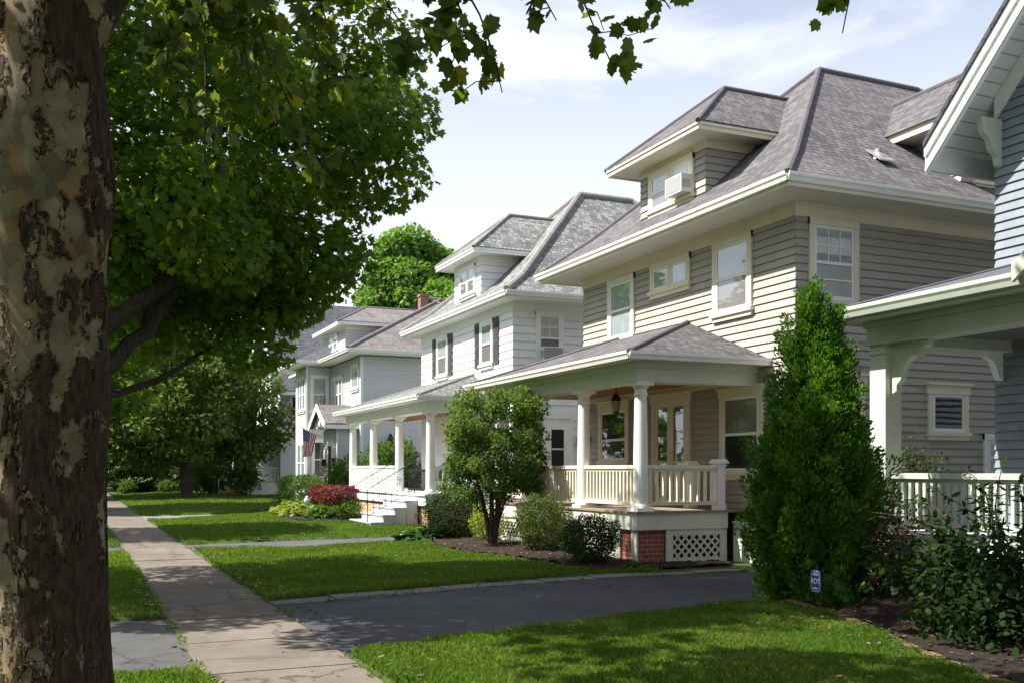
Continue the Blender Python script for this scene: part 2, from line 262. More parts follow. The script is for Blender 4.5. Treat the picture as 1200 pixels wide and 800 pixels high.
M = dict(
 gray_siding=siding_mat('gray_shingle_siding', (.405, .382, .335), .136, .42, .12, .045, .16),
 white_siding=siding_mat('white_shingle_siding', (.80, .80, .81), .21, .5, .12, .03, .08),
 vinyl=siding_mat('pale_grey_siding', (.60, .60, .61), .115, 3.6, .05, .03, .1),
 vinyl_white=siding_mat('white_lap_siding', (.76, .77, .78), .13, 3.6, .05, .03, .1),
 blue_siding=siding_mat('blue_shingle_siding', (.235, .268, .30), .125, .16, .25, .07, .15),
 cream=paint('cream_trim_paint', (.76, .70, .55), .5, .07, .14),
 creamgreen=paint('pale_sage_trim_paint', (.62, .63, .52), .5, .08, .2),
 sage=paint('grey_green_trim_paint', (.50, .54, .45), .5, .08, .2),
 white=paint('white_trim_paint', (.82, .82, .80), .5, .05, .12),
 colw=paint('white_column_paint', (.82, .81, .76), .45, .06, .12),
 gutterw=paint('white_gutter_enamel', (.84, .82, .76), .35, .05, .22),
 grey_paint=paint('grey_step_paint', (.42, .43, .45), .6, .1, .2),
 tread=paint('dark_tread_paint', (.17, .17, .17), .7, .15, .2),
 soffit=bead_mat('cream_soffit_boards', (.74, .70, .60), .1, 'y'), soffit_side=bead_mat('cream_soffit_boards_side', (.74, .70, .60), .1, 'x'),
 soffit_w=paint('white_soffit_paint', (.80, .79, .77), .55, .05, .1),
 ceil_wood=bead_mat('stained_wood_ceiling', (.30, .135, .06), .07, 'y'),
 ceil_grey=bead_mat('painted_porch_ceiling', (.13, .128, .12), .07, 'y'),
 deck=paint('brown_porch_floor', (.26, .20, .15), .6, .12, .2),
 roof_gray=shingle_mat('purple_grey_shingles', (.082, .077, .081), (.155, .145, .15), (.03, .028, .03), .24, .13, .2),
 roof_white=shingle_mat('mottled_grey_shingles', (.115, .118, .113), (.27, .273, .262), (.06, .06, .06), .2, .13, .2),
 roof_brown=shingle_mat('grey_brown_shingles', (.13, .117, .113), (.19, .172, .168), (.065, .06, .06), .3, .14),
 roof_slate=shingle_mat('dark_slate_shingles', (.075, .078, .09), (.12, .123, .135), (.04, .04, .045), .28, .14),
 red_brick=brick_mat('red_brick', (.34, .075, .045), (.25, .055, .035), (.33, .29, .25)),
 chimney_brick=brick_mat('weathered_chimney_brick', (.27, .11, .075), (.20, .085, .06), (.28, .25, .22)),
 yellow_brick=brick_mat('yellow_brick', (.52, .30, .12), (.60, .37, .17), (.40, .36, .30)),
 stone=ground_mat('rough_concrete', [(.2, .19, .17), (.34, .32, .29), (.42, .4, .36)], 4., .9, 60., .4),
 glass=glass_mat(), blind=paint('window_blind', (.62, .62, .60), .8, .08, .1, 5.), sheer=paint('sheer_curtain', (.46, .52, .55), .8, .2, .35, 4.),
 screen=paint('grey_insect_screen', (.27, .25, .25), .8, .08, .1), dark=plain('dim_room', (.016, .016, .017), .9), shutter=paint('dark_shutter_paint', (.085, .075, .08), .6, .1, .1),  # dim_room: flat near-black standing in for unlit depth behind panes and lattice
 black=plain('black_iron', (.015, .015, .016), .5, .2), bronze=plain('dark_bronze', (.05, .035, .025), .45, .6), lampglass=plain('smoky_lamp_glass', (.25, .2, .14), .15),
 acwhite=paint('appliance_white', (.74, .74, .72), .4, .05, .15), acgrille=plain('grey_grille', (.32, .31, .31), .7), metal=plain('galvanised_metal', (.55, .55, .55), .4, .8),
 ridge_gray=paint('purple_grey_ridge_shingle', (.115, .104, .112), .9, .25, .2, 5., .1), ridge_white=paint('mottled_grey_ridge_shingle', (.23, .22, .205), .9, .25, .2, 5., .1), ridge_brown=paint('grey_brown_ridge_shingle', (.18, .165, .16), .9, .2, .2, 5., .1), ridge_slate=paint('slate_ridge_shingle', (.10, .103, .115), .9, .2, .2, 5., .1),
 clay=paint('clay_pipe', (.50, .36, .30), .8, .2, .2), brass=plain('brass', (.5, .35, .1), .3, .9),
)
# ---------------------------------------------------------------- ground, pavements
def inpoly(X, Y, poly):
    r = np.zeros(X.shape, bool); n = len(poly); j = n-1
    for i in range(n):
        xi, yi = poly[i]; xj, yj = poly[j]
        c = ((yi > Y) != (yj > Y)) & (X < (xj-xi)*(Y-yi)/((yj-yi) if abs(yj-yi) > 1e-9 else 1e-9)+xi); r ^= c; j = i
    return r
SW0, SW1 = .92, 2.14                                   # sidewalk edges
DRIVE = [(2.14, 8.25), (2.75, 8.5), (4.4, 9.0), (7.4, 9.55), (9.2, 9.95), (26, 10.05), (26, 12.75), (9.6, 12.72), (7.6, 12.75), (5.7, 12.6), (3.9, 12.15), (2.14, 11.75)]
EDGING = [(2.14, 11.76), (3.9, 12.16), (5.7, 12.61), (7.6, 12.76), (9.6, 12.73), (9.6, 13.05), (7.6, 13.12), (5.7, 13.0), (3.9, 12.55), (2.14, 12.12)]
APRON = [(-3.0, 8.0), (.92, 8.2), (.92, 11.2), (-3.0, 11.5)]
DRIVE2 = [(2.14, 20.0), (4.6, 20.3), (8.0, 20.75), (26, 20.9), (26, 23.2), (8.0, 22.9), (4.6, 22.5), (2.14, 22.1)]
WALK3 = [(2.14, 33.6), (10.5, 34.6), (24, 35), (24, 37.4), (10.5, 37.0), (2.14, 36.2)]
APRON2 = [(-3.0, 20.0), (.92, 20.2), (.92, 22.0), (-3.0, 22.2)]
ROAD = [(-11, -80), (-3.0, -80), (-3.0, 320), (-11, 320)]
PAVED = [DRIVE, EDGING, APRON, DRIVE2, WALK3, APRON2, ROAD, [(SW0, -40), (SW1, -40), (SW1, 150), (SW0, 150)]]
BED_G = [(7.0, 20.2), (6.6, 18.9), (6.75, 17.2), (7.05, 15.6), (7.1, 14.3), (7.35, 13.5), (8.2, 13.2), (9.8, 13.12), (9.9, 14.0), (8.4, 14.2), (8.4, 20.3)]
BED_B = [(7.75, 9.62), (7.45, 8.9), (7.3, 8.0), (7.05, 7.2), (6.62, 6.3), (6.3, 5.5), (6.0, 4.6), (5.9, 3.2), (9.9, 3.2), (9.9, 9.85), (8.8, 9.8)]
BED_W = [(5.9, 31.3), (5.7, 29.6), (6.0, 28.4), (7.0, 28.3), (8.6, 28.4), (8.6, 34), (6.8, 33.5)]
def smooth01(t): t = np.clip(t, 0, 1); return t*t*(3-2*t)
_ph = RNG.uniform(0, 6.28, (6, 2)); _k = RNG.uniform(.3, 1.9, (6, 2))
def ground_z(X, Y, paved=None):
    X = np.asarray(X, float); Y = np.asarray(Y, float)
    z = .045 + .012*sum(np.sin(_k[i, 0]*X+_ph[i, 0])*np.sin(_k[i, 1]*Y+_ph[i, 1]) for i in range(6))
    z = z + .10*smooth01((X-2.6)/4)*smooth01((Y-24)/5)                      # lawns further on sit a little higher
    z = z + .09*np.exp(-((X-7.9)/.9)**2)*smooth01((Y-13.3)/1.2)*smooth01((21-Y)/1.5)   # mulch heaped along the porch
    z = z + .12*smooth01((X-7.2)/1.2)*smooth01((9.6-Y)/.8)
    if paved is None:
        paved = np.zeros(X.shape, bool)
        for p in PAVED: paved |= inpoly(X, Y, p)
    return np.where(paved, -.05, z)
gx = np.concatenate([np.linspace(-400, -14, 14), np.linspace(-12, -3.3, 12), np.arange(-3.1, 11, .11), np.linspace(11.3, 30, 30), np.linspace(34, 400, 16)])
gy = np.concatenate([np.linspace(-200, -5, 12), np.arange(-4, 3, .5), np.arange(3, 40, .11), np.arange(40, 75, .5), np.linspace(78, 600, 24)])
GX, GY = np.meshgrid(gx, gy, indexing='ij'); GZ = ground_z(GX, GY)
ids = np.arange(GX.size).reshape(GX.shape)
gf = np.stack([ids[:-1, :-1], ids[1:, :-1], ids[1:, 1:], ids[:-1, 1:]], -1).reshape(-1, 4)
M['lawn'] = ground_mat('lawn_soil_and_grass', [(.03, .04, .012), (.045, .07, .016), (.065, .105, .02), (.09, .125, .03)], 2.2, .95, 90., .8, .03)
np_mesh('ground', np.stack([GX, GY, GZ], -1).reshape(-1, 3), gf, M['lawn'], kind='structure', smooth=True)
def sheet(name, poly, z, mat, kind='structure', thick=.12, parent=None):
    m = MB(); m.hexa([(x, y, z-thick) for x, y in poly], [(x, y, z) for x, y in poly]); o = m.build(name, mat, parent)
    if kind: o['kind'] = kind
    return o
M['asphalt'] = ground_mat('dark_asphalt', [(.026, .027, .031), (.04, .041, .046), (.054, .055, .06), (.075, .075, .078)], 1.6, .78, 260., .5, .006)
M['asphalt_old'] = ground_mat('worn_asphalt', [(.045, .045, .047), (.07, .069, .068), (.09, .088, .085), (.115, .11, .105)], 2., .88, 200., .6, .008, crack=True)
M['walk'] = ground_mat('old_sidewalk', [(.088, .07, .055), (.13, .107, .086), (.165, .138, .112), (.205, .175, .142)], 1.5, .9, 170., .6, .006, crack=True)
M['kerb'] = ground_mat('kerb_concrete', [(.11, .10, .09), (.17, .157, .142), (.22, .205, .185)], 3., .9, 120., .5, .008, crack=True)
M['mulch'] = ground_mat('dark_mulch', [(.012, .009, .007), (.03, .02, .014), (.05, .033, .024), (.10, .07, .05)], 16., .95, 70., 1., .05)
sheet('driveway', DRIVE, .006, M['asphalt']); sheet('apron', APRON, .006, M['asphalt_old']); sheet('driveway', DRIVE2, .004, M['asphalt_old']); sheet('driveway', WALK3, .02, M['kerb']); sheet('apron', APRON2, .006, M['asphalt_old'])
sheet('road', ROAD, -.10, M['asphalt_old'], thick=.05)
m = MB()
y = -40.0
while y < 150:
    L_ = 1.5 if y < 60 else 6
    j = random.uniform(-.004, .004); x0 = SW0; b0 = [(SW0, y+.006, -.1), (SW1, y+.006, -.1), (SW1, y+L_-.006, -.1), (SW0, y+L_-.006, -.1)]
    t0 = [(p[0], p[1], .012+j+random.uniform(-.004, .004)) for p in b0]; m.hexa(b0, t0); y += L_
o = m.build('sidewalk', M['walk']); o['kind'] = 'structure'
# concrete edging strip in sections along the far edge of the driveway
m = MB(); n = 5; half = EDGING[:5]; oth = EDGING[5:][::-1]
def along(pl, t):
    k = min(int(t*(len(pl)-1)), len(pl)-2); f = t*(len(pl)-1)-k; return (pl[k][0]*(1-f)+pl[k+1][0]*f, pl[k][1]*(1-f)+pl[k+1][1]*f)
for i in range(9):
    t0, t1 = i/9+.0012, (i+1)/9-.0012; q = [along(half, t0), along(half, t1), along(oth, t1), along(oth, t0)]; zz = .03+random.uniform(-.008, .008)
    m.hexa([(x, yy, -.1) for x, yy in q], [(x, yy, zz+random.uniform(-.005, .005)) for x, yy in q])
o = m.build('driveway_kerb', M['kerb']); o['kind'] = 'structure'
m = MB(); m.box(-3.16, -3.0, -80, 8.0, -.15, .03); m.box(-3.16, -3.0, 11.5, 20, -.15, .03); m.box(-3.16, -3.0, 22.2, 300, -.15, .03); o = m.build('kerb', M['kerb']); o['kind'] = 'structure'
# mulch beds: sheets that follow the ground, heaped with chips
def bed(poly, name='mulch_bed', lift=.03, step=.07, rough=.022):
    P = np.array(poly); xs = np.arange(P[:, 0].min(), P[:, 0].max()+step, step); ys = np.arange(P[:, 1].min(), P[:, 1].max()+step, step); X, Y = np.meshgrid(xs, ys, indexing='ij')
    X2 = X+RNG.uniform(-.02, .02, X.shape); Y2 = Y+RNG.uniform(-.02, .02, X.shape)
    Z = ground_z(X, Y, np.zeros(X.shape, bool))+lift+RNG.uniform(-rough, rough, X.shape); I = np.arange(X.size).reshape(X.shape)
    ins = inpoly(X, Y, poly); q = np.stack([I[:-1, :-1], I[1:, :-1], I[1:, 1:], I[:-1, 1:]], -1); ok = ins[:-1, :-1] & ins[1:, :-1] & ins[1:, 1:] & ins[:-1, 1:]
    np_mesh(name, np.stack([X2, Y2, Z], -1).reshape(-1, 3), q[ok], M['mulch'], kind='structure')
for p in (BED_G, BED_B, BED_W): bed(p)
# ---------------------------------------------------------------- house building kit
def siding(m, F, s0, s1, z0, z1, e, clip=None, butt=.024, gap=.008, back=True):
    z = z0
    if clip is None and back: m.poly([F.p(s0+.03, -.004, z0), F.p(s1-.03, -.004, z0), F.p(s1-.03, -.004, z1), F.p(s0+.03, -.004, z1)])
    elif clip: q0, q1 = clip(z0), clip(z1); m.poly([F.p(q0[0], -.004, z0), F.p(q0[1], -.004, z0), F.p(q1[1], -.004, z1), F.p(q1[0], -.004, z1)])
    while z < z1-.01:
        zt = min(z+e, z1); a0, a1 = (s0, s1); b0, b1 = (s0, s1)
        if clip: a0, a1 = clip(z); b0, b1 = clip(zt)
        if a1-a0 > .02:
            if b1-b0 < .01: b0 = b1 = (b0+b1)/2
            zb = z+gap; m.poly([F.p(a0, butt, zb), F.p(a1, butt, zb), F.p(b1, .003, zt), F.p(b0, .003, zt)]); m.poly([F.p(a0, butt-.009, zb), F.p(a1, butt-.009, zb), F.p(a1, butt, zb), F.p(a0, butt, zb)])
        z += e
class CapList(list):
    def tube(s, pts, r, n): q = MB(); q.tube(pts, r, n); s.append(q)
CAPS = CapList()
def caps(mat, parent):
    for q in CAPS: q.build('ridge_cap', mat, parent)
    CAPS.clear()
def hip_roof(m, x0, x1, y0, y1, z, zr, kick=None, cap=.06, end=True, th=.07):
    h = (y1-y0)/2; ym = (y0+y1)/2
    xr0 = x0+h; xr1 = x1-h if end else x1
    def ring(i, zz): return [(x0+i, y0+i, zz), (x1-(i if end else 0), y0+i, zz), (x1-(i if end else 0), y1-i, zz), (x0+i, y1-i, zz)]
    rows = [ring(0, z)]
    if kick: rows.append(ring(kick[0], z+kick[1]))
    A = (xr0, ym, zr); B = (xr1, ym, zr)
    for a, b in zip(rows, rows[1:]):
        for i in range(4):
            if i == 1 and not end: continue
            j = (i+1) % 4; m.poly([a[i], a[j], b[j], b[i]])
    t = rows[-1]; m.poly([t[0], t[1], B, A]); m.poly([t[3], t[0], A]); m.poly([t[2], t[3], A, B])
    if end: m.poly([t[1], t[2], B])
    r = rows[0]
    for i in range(4):
        j = (i+1) % 4; m.poly([r[i], r[j], (r[j][0], r[j][1], z-th), (r[i][0], r[i][1], z-th)])
    m.poly([(p[0], p[1], z-th) for p in r])
    for c, e in ((0, A), (3, A), (1, B), (2, B)):
        if c in (1, 2) and not end: continue
        CAPS.tube([q[c] for q in rows]+[e], cap, 8)
    CAPS.tube([A, B], cap*1.1, 8)
def gutter_run(m, pts, out=.11, h=.12):
    """moulded gutter along a list of eave points, outward to the left of travel"""
    for a, b in zip(pts, pts[1:]):
        a = Vector(a); b = Vector(b); d = (b-a).normalized(); n = Vector((-d.y, d.x, 0)); e = d*out
        prof = [(.0, -h), (out*.62, -h), (out*.8, -h*.55), (out, -h*.28), (out, .012), (out*.86, .012), (out*.84, -.02), (0, -.02)]
        A = [tuple(a-e*0.5+n*o+Vector((0, 0, zz))) for o, zz in prof]; B = [tuple(b+e*0.5+n*o+Vector((0, 0, zz))) for o, zz in prof]; m.hexa(A, B)
def window(parent, F, s0, s1, z0, z1, trim='cream', sash='white', upper='blind', lower='blind', rail=.5, cw=.105, sub=None, muntin=None, sill=True, head=.0, name='window', single=False, sashw=.05, lowmunt=None):
    F = Frame(F.O+F.n*.012, F.u, F.n); m = MB(); w_ = cw
    m.fbox(F, s0, s0+w_, 0, .046, z0, z1); m.fbox(F, s1-w_, s1, 0, .046, z0, z1); m.fbox(F, s0-(.03 if head else 0), s1+(.03 if head else 0), 0, .054, z1-w_*1.05+.001, z1+head)
    if head: m.fbox(F, s0-.06, s1+.06, 0, .095, z1+head, z1+head+.04)
    if sill: m.fbox(F, s0-.035, s1+.035, 0, .085, z0-.02, z0+.045); m.fbox(F, s0, s1, 0, .05, z0-.1, z0-.02)
    else: m.fbox(F, s0+w_, s1-w_, 0, .05, z0, z0+w_)
    win = m.build(name, M[trim], parent)
    lights = [(s0+w_, s1-w_)]
    if sub:   # several lights side by side with mullions
        lights = []; tot = s1-s0-2*w_; mw = .09; k = sub; lw = (tot-mw*(k-1))/k; mm = MB()
        for i in range(k):
            a = s0+w_+i*(lw+mw); lights.append((a, a+lw))
            if i: mm.fbox(F, a-mw, a, 0, .045, z0+.05, z1-w_)
        mm.build('mullion', M[trim], win)
    zb = z0+(.045 if sill else w_); zt = z1-w_*1.05; zm = zb+(zt-zb)*rail
    sa = MB(); gl = MB(); up = MB(); lo = MB(); t = sashw
    for a, b in lights:
        sa.fbox(F, a, a+t, .016, .036, zb, zt); sa.fbox(F, b-t, b, .016, .036, zb, zt); sa.fbox(F, a+t, b-t, .016, .036, zt-t, zt); sa.fbox(F, a+t, b-t, .016, .036, zb, zb+t*1.3)
        if not single: sa.fbox(F, a+t, b-t, .016, .042, zm-.025, zm+.025)
        if muntin:
            c, r = muntin; zlo = zm if not single else zb
            for i in range(1, c): x = a+t+(b-a-2*t)*i/c; sa.fbox(F, x-.01, x+.01, .018, .034, zlo, zt-t)
            for i in range(1, r): q = zlo+(zt-t-zlo)*i/r; sa.fbox(F, a+t, b-t, .018, .033, q-.01, q+.01)
        if lowmunt:
            q = zb+(zm-zb)*lowmunt; sa.fbox(F, a+t, b-t, .018, .034, q-.012, q+.012)
        gl.fquad(F, a+t*.5, b-t*.5, .0265, zb+.02, zt-.02)
        up.fquad(F, a+.01, b-.01, .019, zm if not single else zb, zt); 
        if not single: lo.fquad(F, a+.01, b-.01, .0195, zb, zm)
    sa.build('sash', M[sash], win); gl.build('pane', M['glass'], win); up.build('curtain_or_dark_room', M[upper], win)  # dark ones are no cloth but sheets coloured as the unlit room
    if not single: lo.build('curtain_or_dark_room', M[lower], win)
    return win
def column(parent, x, y, z0, z1, mat, r0=.125, r1=.1, name='porch_column', n=24):
    h = z1-z0; m = MB(); m.box(x-r0*1.28, x+r0*1.28, y-r0*1.28, y+r0*1.28, z0, z0+.055)
    prof = [(r0*1.2, .055), (r0*1.22, .075), (r0*1.15, .1), (r0*1.02, .12)]
    for i in range(9): f = i/8; prof.append((r0+(r1-r0)*(f**1.6), .13+(h-.36)*f))
    prof += [(r1*1.16, h-.215), (r1*1.16, h-.195), (r1*1.02, h-.18), (r1*1.03, h-.11), (r1*1.22, h-.095), (r1*1.45, h-.06)]
    m.lathe((x, y, z0), prof, n); m.box(x-r1*1.6, x+r1*1.6, y-r1*1.6, y+r1*1.6, z1-.06, z1); return m.build(name, mat, parent)
def railing(parent, p0, p1, z0, z1, mat, pitch=.115, bw=.042, name='railing', top=(.10, .06)):
    p0 = Vector((*p0, 0)); p1 = Vector((*p1, 0)); d = (p1-p0); L_ = d.length; u = d/L_; F = Frame(p0, u, (-u.y, u.x, 0)); m = MB()
    m.fbox(F, 0, L_, -top[0]/2, top[0]/2, z1-top[1], z1); m.fbox(F, 0, L_, -.025, .025, z1-top[1]-.045, z1-top[1]-.0); m.fbox(F, 0, L_, -.04, .04, z0, z0+.06)
    r = m.build(name, mat, parent); k = max(2, int(L_/pitch)); b0 = None
    for i in range(k):
        s = (i+.5)*L_/k
        if b0 is None:
            bm_ = MB(); bm_.fbox(F, s-bw/2, s+bw/2, -bw/2, bw/2, z0+.06, z1-top[1]-.045); b0 = bm_.build('baluster', mat, r); sb = s
        else:
            c = b0.copy(); COL.objects.link(c); c.parent = r; c.location = b0.location+u*(s-sb)
    return r
def newel(parent, x, y, z0, z1, mat, w_=.15):
    m = MB(); h = w_/2; m.box(x-h, x+h, y-h, y+h, z0, z1-.07); m.box(x-h-.012, x+h+.012, y-h-.012, y+h+.012, z0, z0+.1); m.box(x-h-.02, x+h+.02, y-h-.02, y+h+.02, z1-.12, z1-.09); m.box(x-h-.045, x+h+.045, y-h-.045, y+h+.045, z1-.07, z1-.035); m.box(x-h-.025, x+h+.025, y-h-.025, y+h+.025, z1-.035, z1); return m.build('newel_post', mat, parent)
def lattice(parent, F, s0, s1, z0, z1, trim, fw=.13, pitch=.105, st=.034):
    m = MB(); m.fbox(F, s0, s0+fw, .0, .04, z0, z1); m.fbox(F, s1-fw, s1, 0, .04, z0, z1); m.fbox(F, s0+fw, s1-fw, 0, .04, z1-fw*.8, z1); m.fbox(F, s0+fw, s1-fw, 0, .04, z0, z0+fw); fr = m.build('lattice_panel', M[trim], parent)
    a0, a1, b0, b1 = s0+fw, s1-fw, z0+fw, z1-fw*.8; wm = MB(); Hh = b1-b0; q = st*.707*1.0
    for sgn, o in ((1, .012), (-1, .022)):
        c = a0-Hh
        while c < a1+Hh:
            # strip s = c + sgn*(z-b0) clipped to the opening
            lo, hi = b0, b1
            def s_at(z): return c+(z-b0) if sgn > 0 else c+Hh-(z-b0)
            if sgn > 0: lo = max(lo, b0+(a0-c)); hi = min(hi, b0+(a1-c))
            else: hi = min(hi, b0+(c+Hh-a0)); lo = max(lo, b0+(c+Hh-a1))
            if hi-lo > .03:
                A, B = s_at(lo), s_at(hi); wm.hexa([F.p(A-q, o-.004, lo), F.p(A+q, o-.004, lo), F.p(A+q, o+.004, lo), F.p(A-q, o+.004, lo)], [F.p(B-q, o-.004, hi), F.p(B+q, o-.004, hi), F.p(B+q, o+.004, hi), F.p(B-q, o+.004, hi)])
            c += pitch*1.414
    wm.build('lattice', M[trim], fr); d = MB(); d.fquad(F, a0, a1, .002, b0, b1); d.build('shade_backing', M['dark'], fr); return fr  # near-black sheet behind the strips paints the shade under the porch
def shed_hip(m, xe, xw, y0, y1, ze, zt, k0, k1, th=.06, cap=.05):
    """porch roof: one slope against the wall x = xw with hipped ends"""
    a, b, c, d = (xe, y0, ze), (xe, y1, ze), (xw, y1-k1, zt), (xw, y0+k0, zt); e, f = (xw, y0, ze), (xw, y1, ze)
    m.poly([a, b, c, d]); m.poly([e, a, d]); m.poly([b, f, c])
    m.poly([a, b, (xe, y1, ze-th), (xe, y0, ze-th)]); m.poly([e, a, (xe, y0, ze-th), (xw, y0, ze-th)]); m.poly([b, f, (xw, y1, ze-th), (xe, y1, ze-th)]); m.poly([(xe, y0, ze-th), (xe, y1, ze-th), (xw, y1, ze-th), (xw, y0, ze-th)])
    CAPS.tube([a, d], cap, 8); CAPS.tube([b, c], cap, 8)
def body(parent, x0, x1, y0, y1, z0, z1, e, mat, name='wall'):
    m = MB(); fr = Frame((x0, y0, 0), (0, 1, 0), (-1, 0, 0)); sd = Frame((x0, y0, 0), (1, 0, 0), (0, -1, 0)); fa = Frame((x0, y1, 0), (1, 0, 0), (0, 1, 0)); bk = Frame((x1, y0, 0), (0, 1, 0), (1, 0, 0)); g = .016
    [siding(m, q, -g, l+g, z0, z1, e, back=False) for q, l in ((fr, y1-y0), (sd, x1-x0), (fa, x1-x0), (bk, y1-y0))]
    i = .004; c = [(x0+i, y0+i), (x1-i, y0+i), (x1-i, y1-i), (x0+i, y1-i)]
    for k in range(4): a, b = c[k], c[(k+1) % 4]; m.poly([(*a, z0-.02), (*b, z0-.02), (*b, z1+.02), (*a, z1+.02)])
    m.build(name, mat, parent); return fr, sd
def band(m, x0, x1, y0, y1, o, z0, z1):
    """a trim board running round a rectangular body"""
    m.box(x0-o, x0+.002, y0-o, y1+o, z0, z1); m.box(x1-.002, x1+o, y0-o, y1+o, z0, z1); m.box(x0+.002, x1-.002, y0-o, y0+.002, z0, z1); m.box(x0+.002, x1-.002, y1-.002, y1+o, z0, z1)
def soffit(m, x0, x1, y0, y1, bx0, bx1, by0, by1, z, th=.03):
    """flat boxed eave between the eave rectangle and the body rectangle (front and back strips, then sides)"""
    m.cur = 0; m.hexa([(x0, y0, z), (bx0, by0, z), (bx0, by1, z), (x0, y1, z)], [(x0, y0, z+th), (bx0, by0, z+th), (bx0, by1, z+th), (x0, y1, z+th)]); m.hexa([(bx1, by0, z), (x1, y0, z), (x1, y1, z), (bx1, by1, z)], [(bx1, by0, z+th), (x1, y0, z+th), (x1, y1, z+th), (bx1, by1, z+th)])
    m.cur = 1; m.hexa([(x0, y0, z), (x1, y0, z), (bx1, by0, z), (bx0, by0, z)], [(x0, y0, z+th), (x1, y0, z+th), (bx1, by0, z+th), (bx0, by0, z+th)]); m.hexa([(bx0, by1, z), (bx1, by1, z), (x1, y1, z), (x0, y1, z)], [(bx0, by1, z+th), (bx1, by1, z+th), (x1, y1, z+th), (x0, y1, z+th)])
def dormer(parent, xd, x1, yc, wd, z0, ze, zr, exf, eys, mat, e, roofm, trimm, sofm, hipx, ridgem=None):
    """front dormer: walls, boxed eave, hipped roof running back into the main slope"""
    y0, y1 = yc-wd/2, yc+wd/2; m = MB(); F = Frame((xd, y0, 0), (0, 1, 0), (-1, 0, 0)); siding(m, F, -.016, wd+.016, z0, ze-.15, e)
    for y_, n_ in ((y0, -1), (y1, 1)): siding(m, Frame((xd, y_, 0), (1, 0, 0), (0, n_, 0)), -.016, x1-xd-1.0, z0, ze-.15, e)
    d = m.build('dormer', mat, parent)
    t = MB(); t.box(xd-.03, x1-1.0, y0-.03, y0+.002, ze-.26, ze-.1); t.box(xd-.03, x1-1.0, y1-.002, y1+.03, ze-.26, ze-.1); t.box(xd-.03, xd+.002, y0+.002, y1-.002, ze-.26, ze-.1); t.build('frieze', trimm, d)
    s = MB(); s.box(xd-exf+.02, x1-.5, y0-eys+.02, y1+eys-.02, ze-.1, ze-.065); s.build('soffit', sofm, d)
    g = MB(); a = xd-exf; b0, b1 = y0-eys, y1+eys; g.box(a-.03, a+.02, b0-.03, b1+.03, ze-.13, ze+.005); g.box(a+.02, x1-.5, b0-.03, b0+.02, ze-.13, ze+.005); g.box(a+.02, x1-.5, b1-.02, b1+.03, ze-.13, ze+.005); g.box(a-.055, a-.03, b0-.055, b1+.055, ze-.05, ze+.012); g.box(a-.03, x1-.5, b0-.055, b0-.03, ze-.05, ze+.012); g.build('fascia', trimm, d)
    r = MB(); a -= .06; b0 -= .06; b1 += .06; A = (hipx, yc, zr); B = (x1+.6, yc, zr)
    c = [(a, b0, ze), (x1+.2, b0, ze), (x1+.2, b1, ze), (a, b1, ze)]; r.poly([c[0], c[1], B, A]); r.poly([c[3], c[0], A]); r.poly([c[2], c[3], A, B]); r.poly([(p[0], p[1], ze-.001) for p in c]); CAPS.tube([c[0], A], .05, 8); CAPS.tube([c[3], A], .05, 8); CAPS.tube([A, B], .06, 8)
    for p, q in ((c[0], c[1]), (c[3], c[0]), (c[2], c[3])): r.poly([p, q, (q[0], q[1], ze+.03), (p[0], p[1], ze+.03)])
    r.build('dormer_roof', roofm, d); caps(ridgem, d); return d, F
def air_conditioner(name, label, F, s0, s1, z0, z1, depth, face_n=6):
    m = MB(); m.fbox(F, s0, s1, .03, depth, z0, z1); c = F.p((s0+s1)/2, depth/2, z0); t = thing(name, label, 'air conditioner', c, 'air conditioners in the upstairs windows')
    m.build('case', M['acwhite'], t); g = MB(); g.fbox(F, s0+.03, s1-.03, depth, depth+.006, z0+.03, z1-.03); g.build('grille', M['acgrille'], t)
    v = MB()
    for i in range(6): q = .1+depth*.12*i; v.fbox(F, s0-.004, s0, q, q+depth*.06, z0+.08, z1-.1)
    v.build('vent', M['acgrille'], t); return t
def tread_steps(parent, mk, n):
    pass
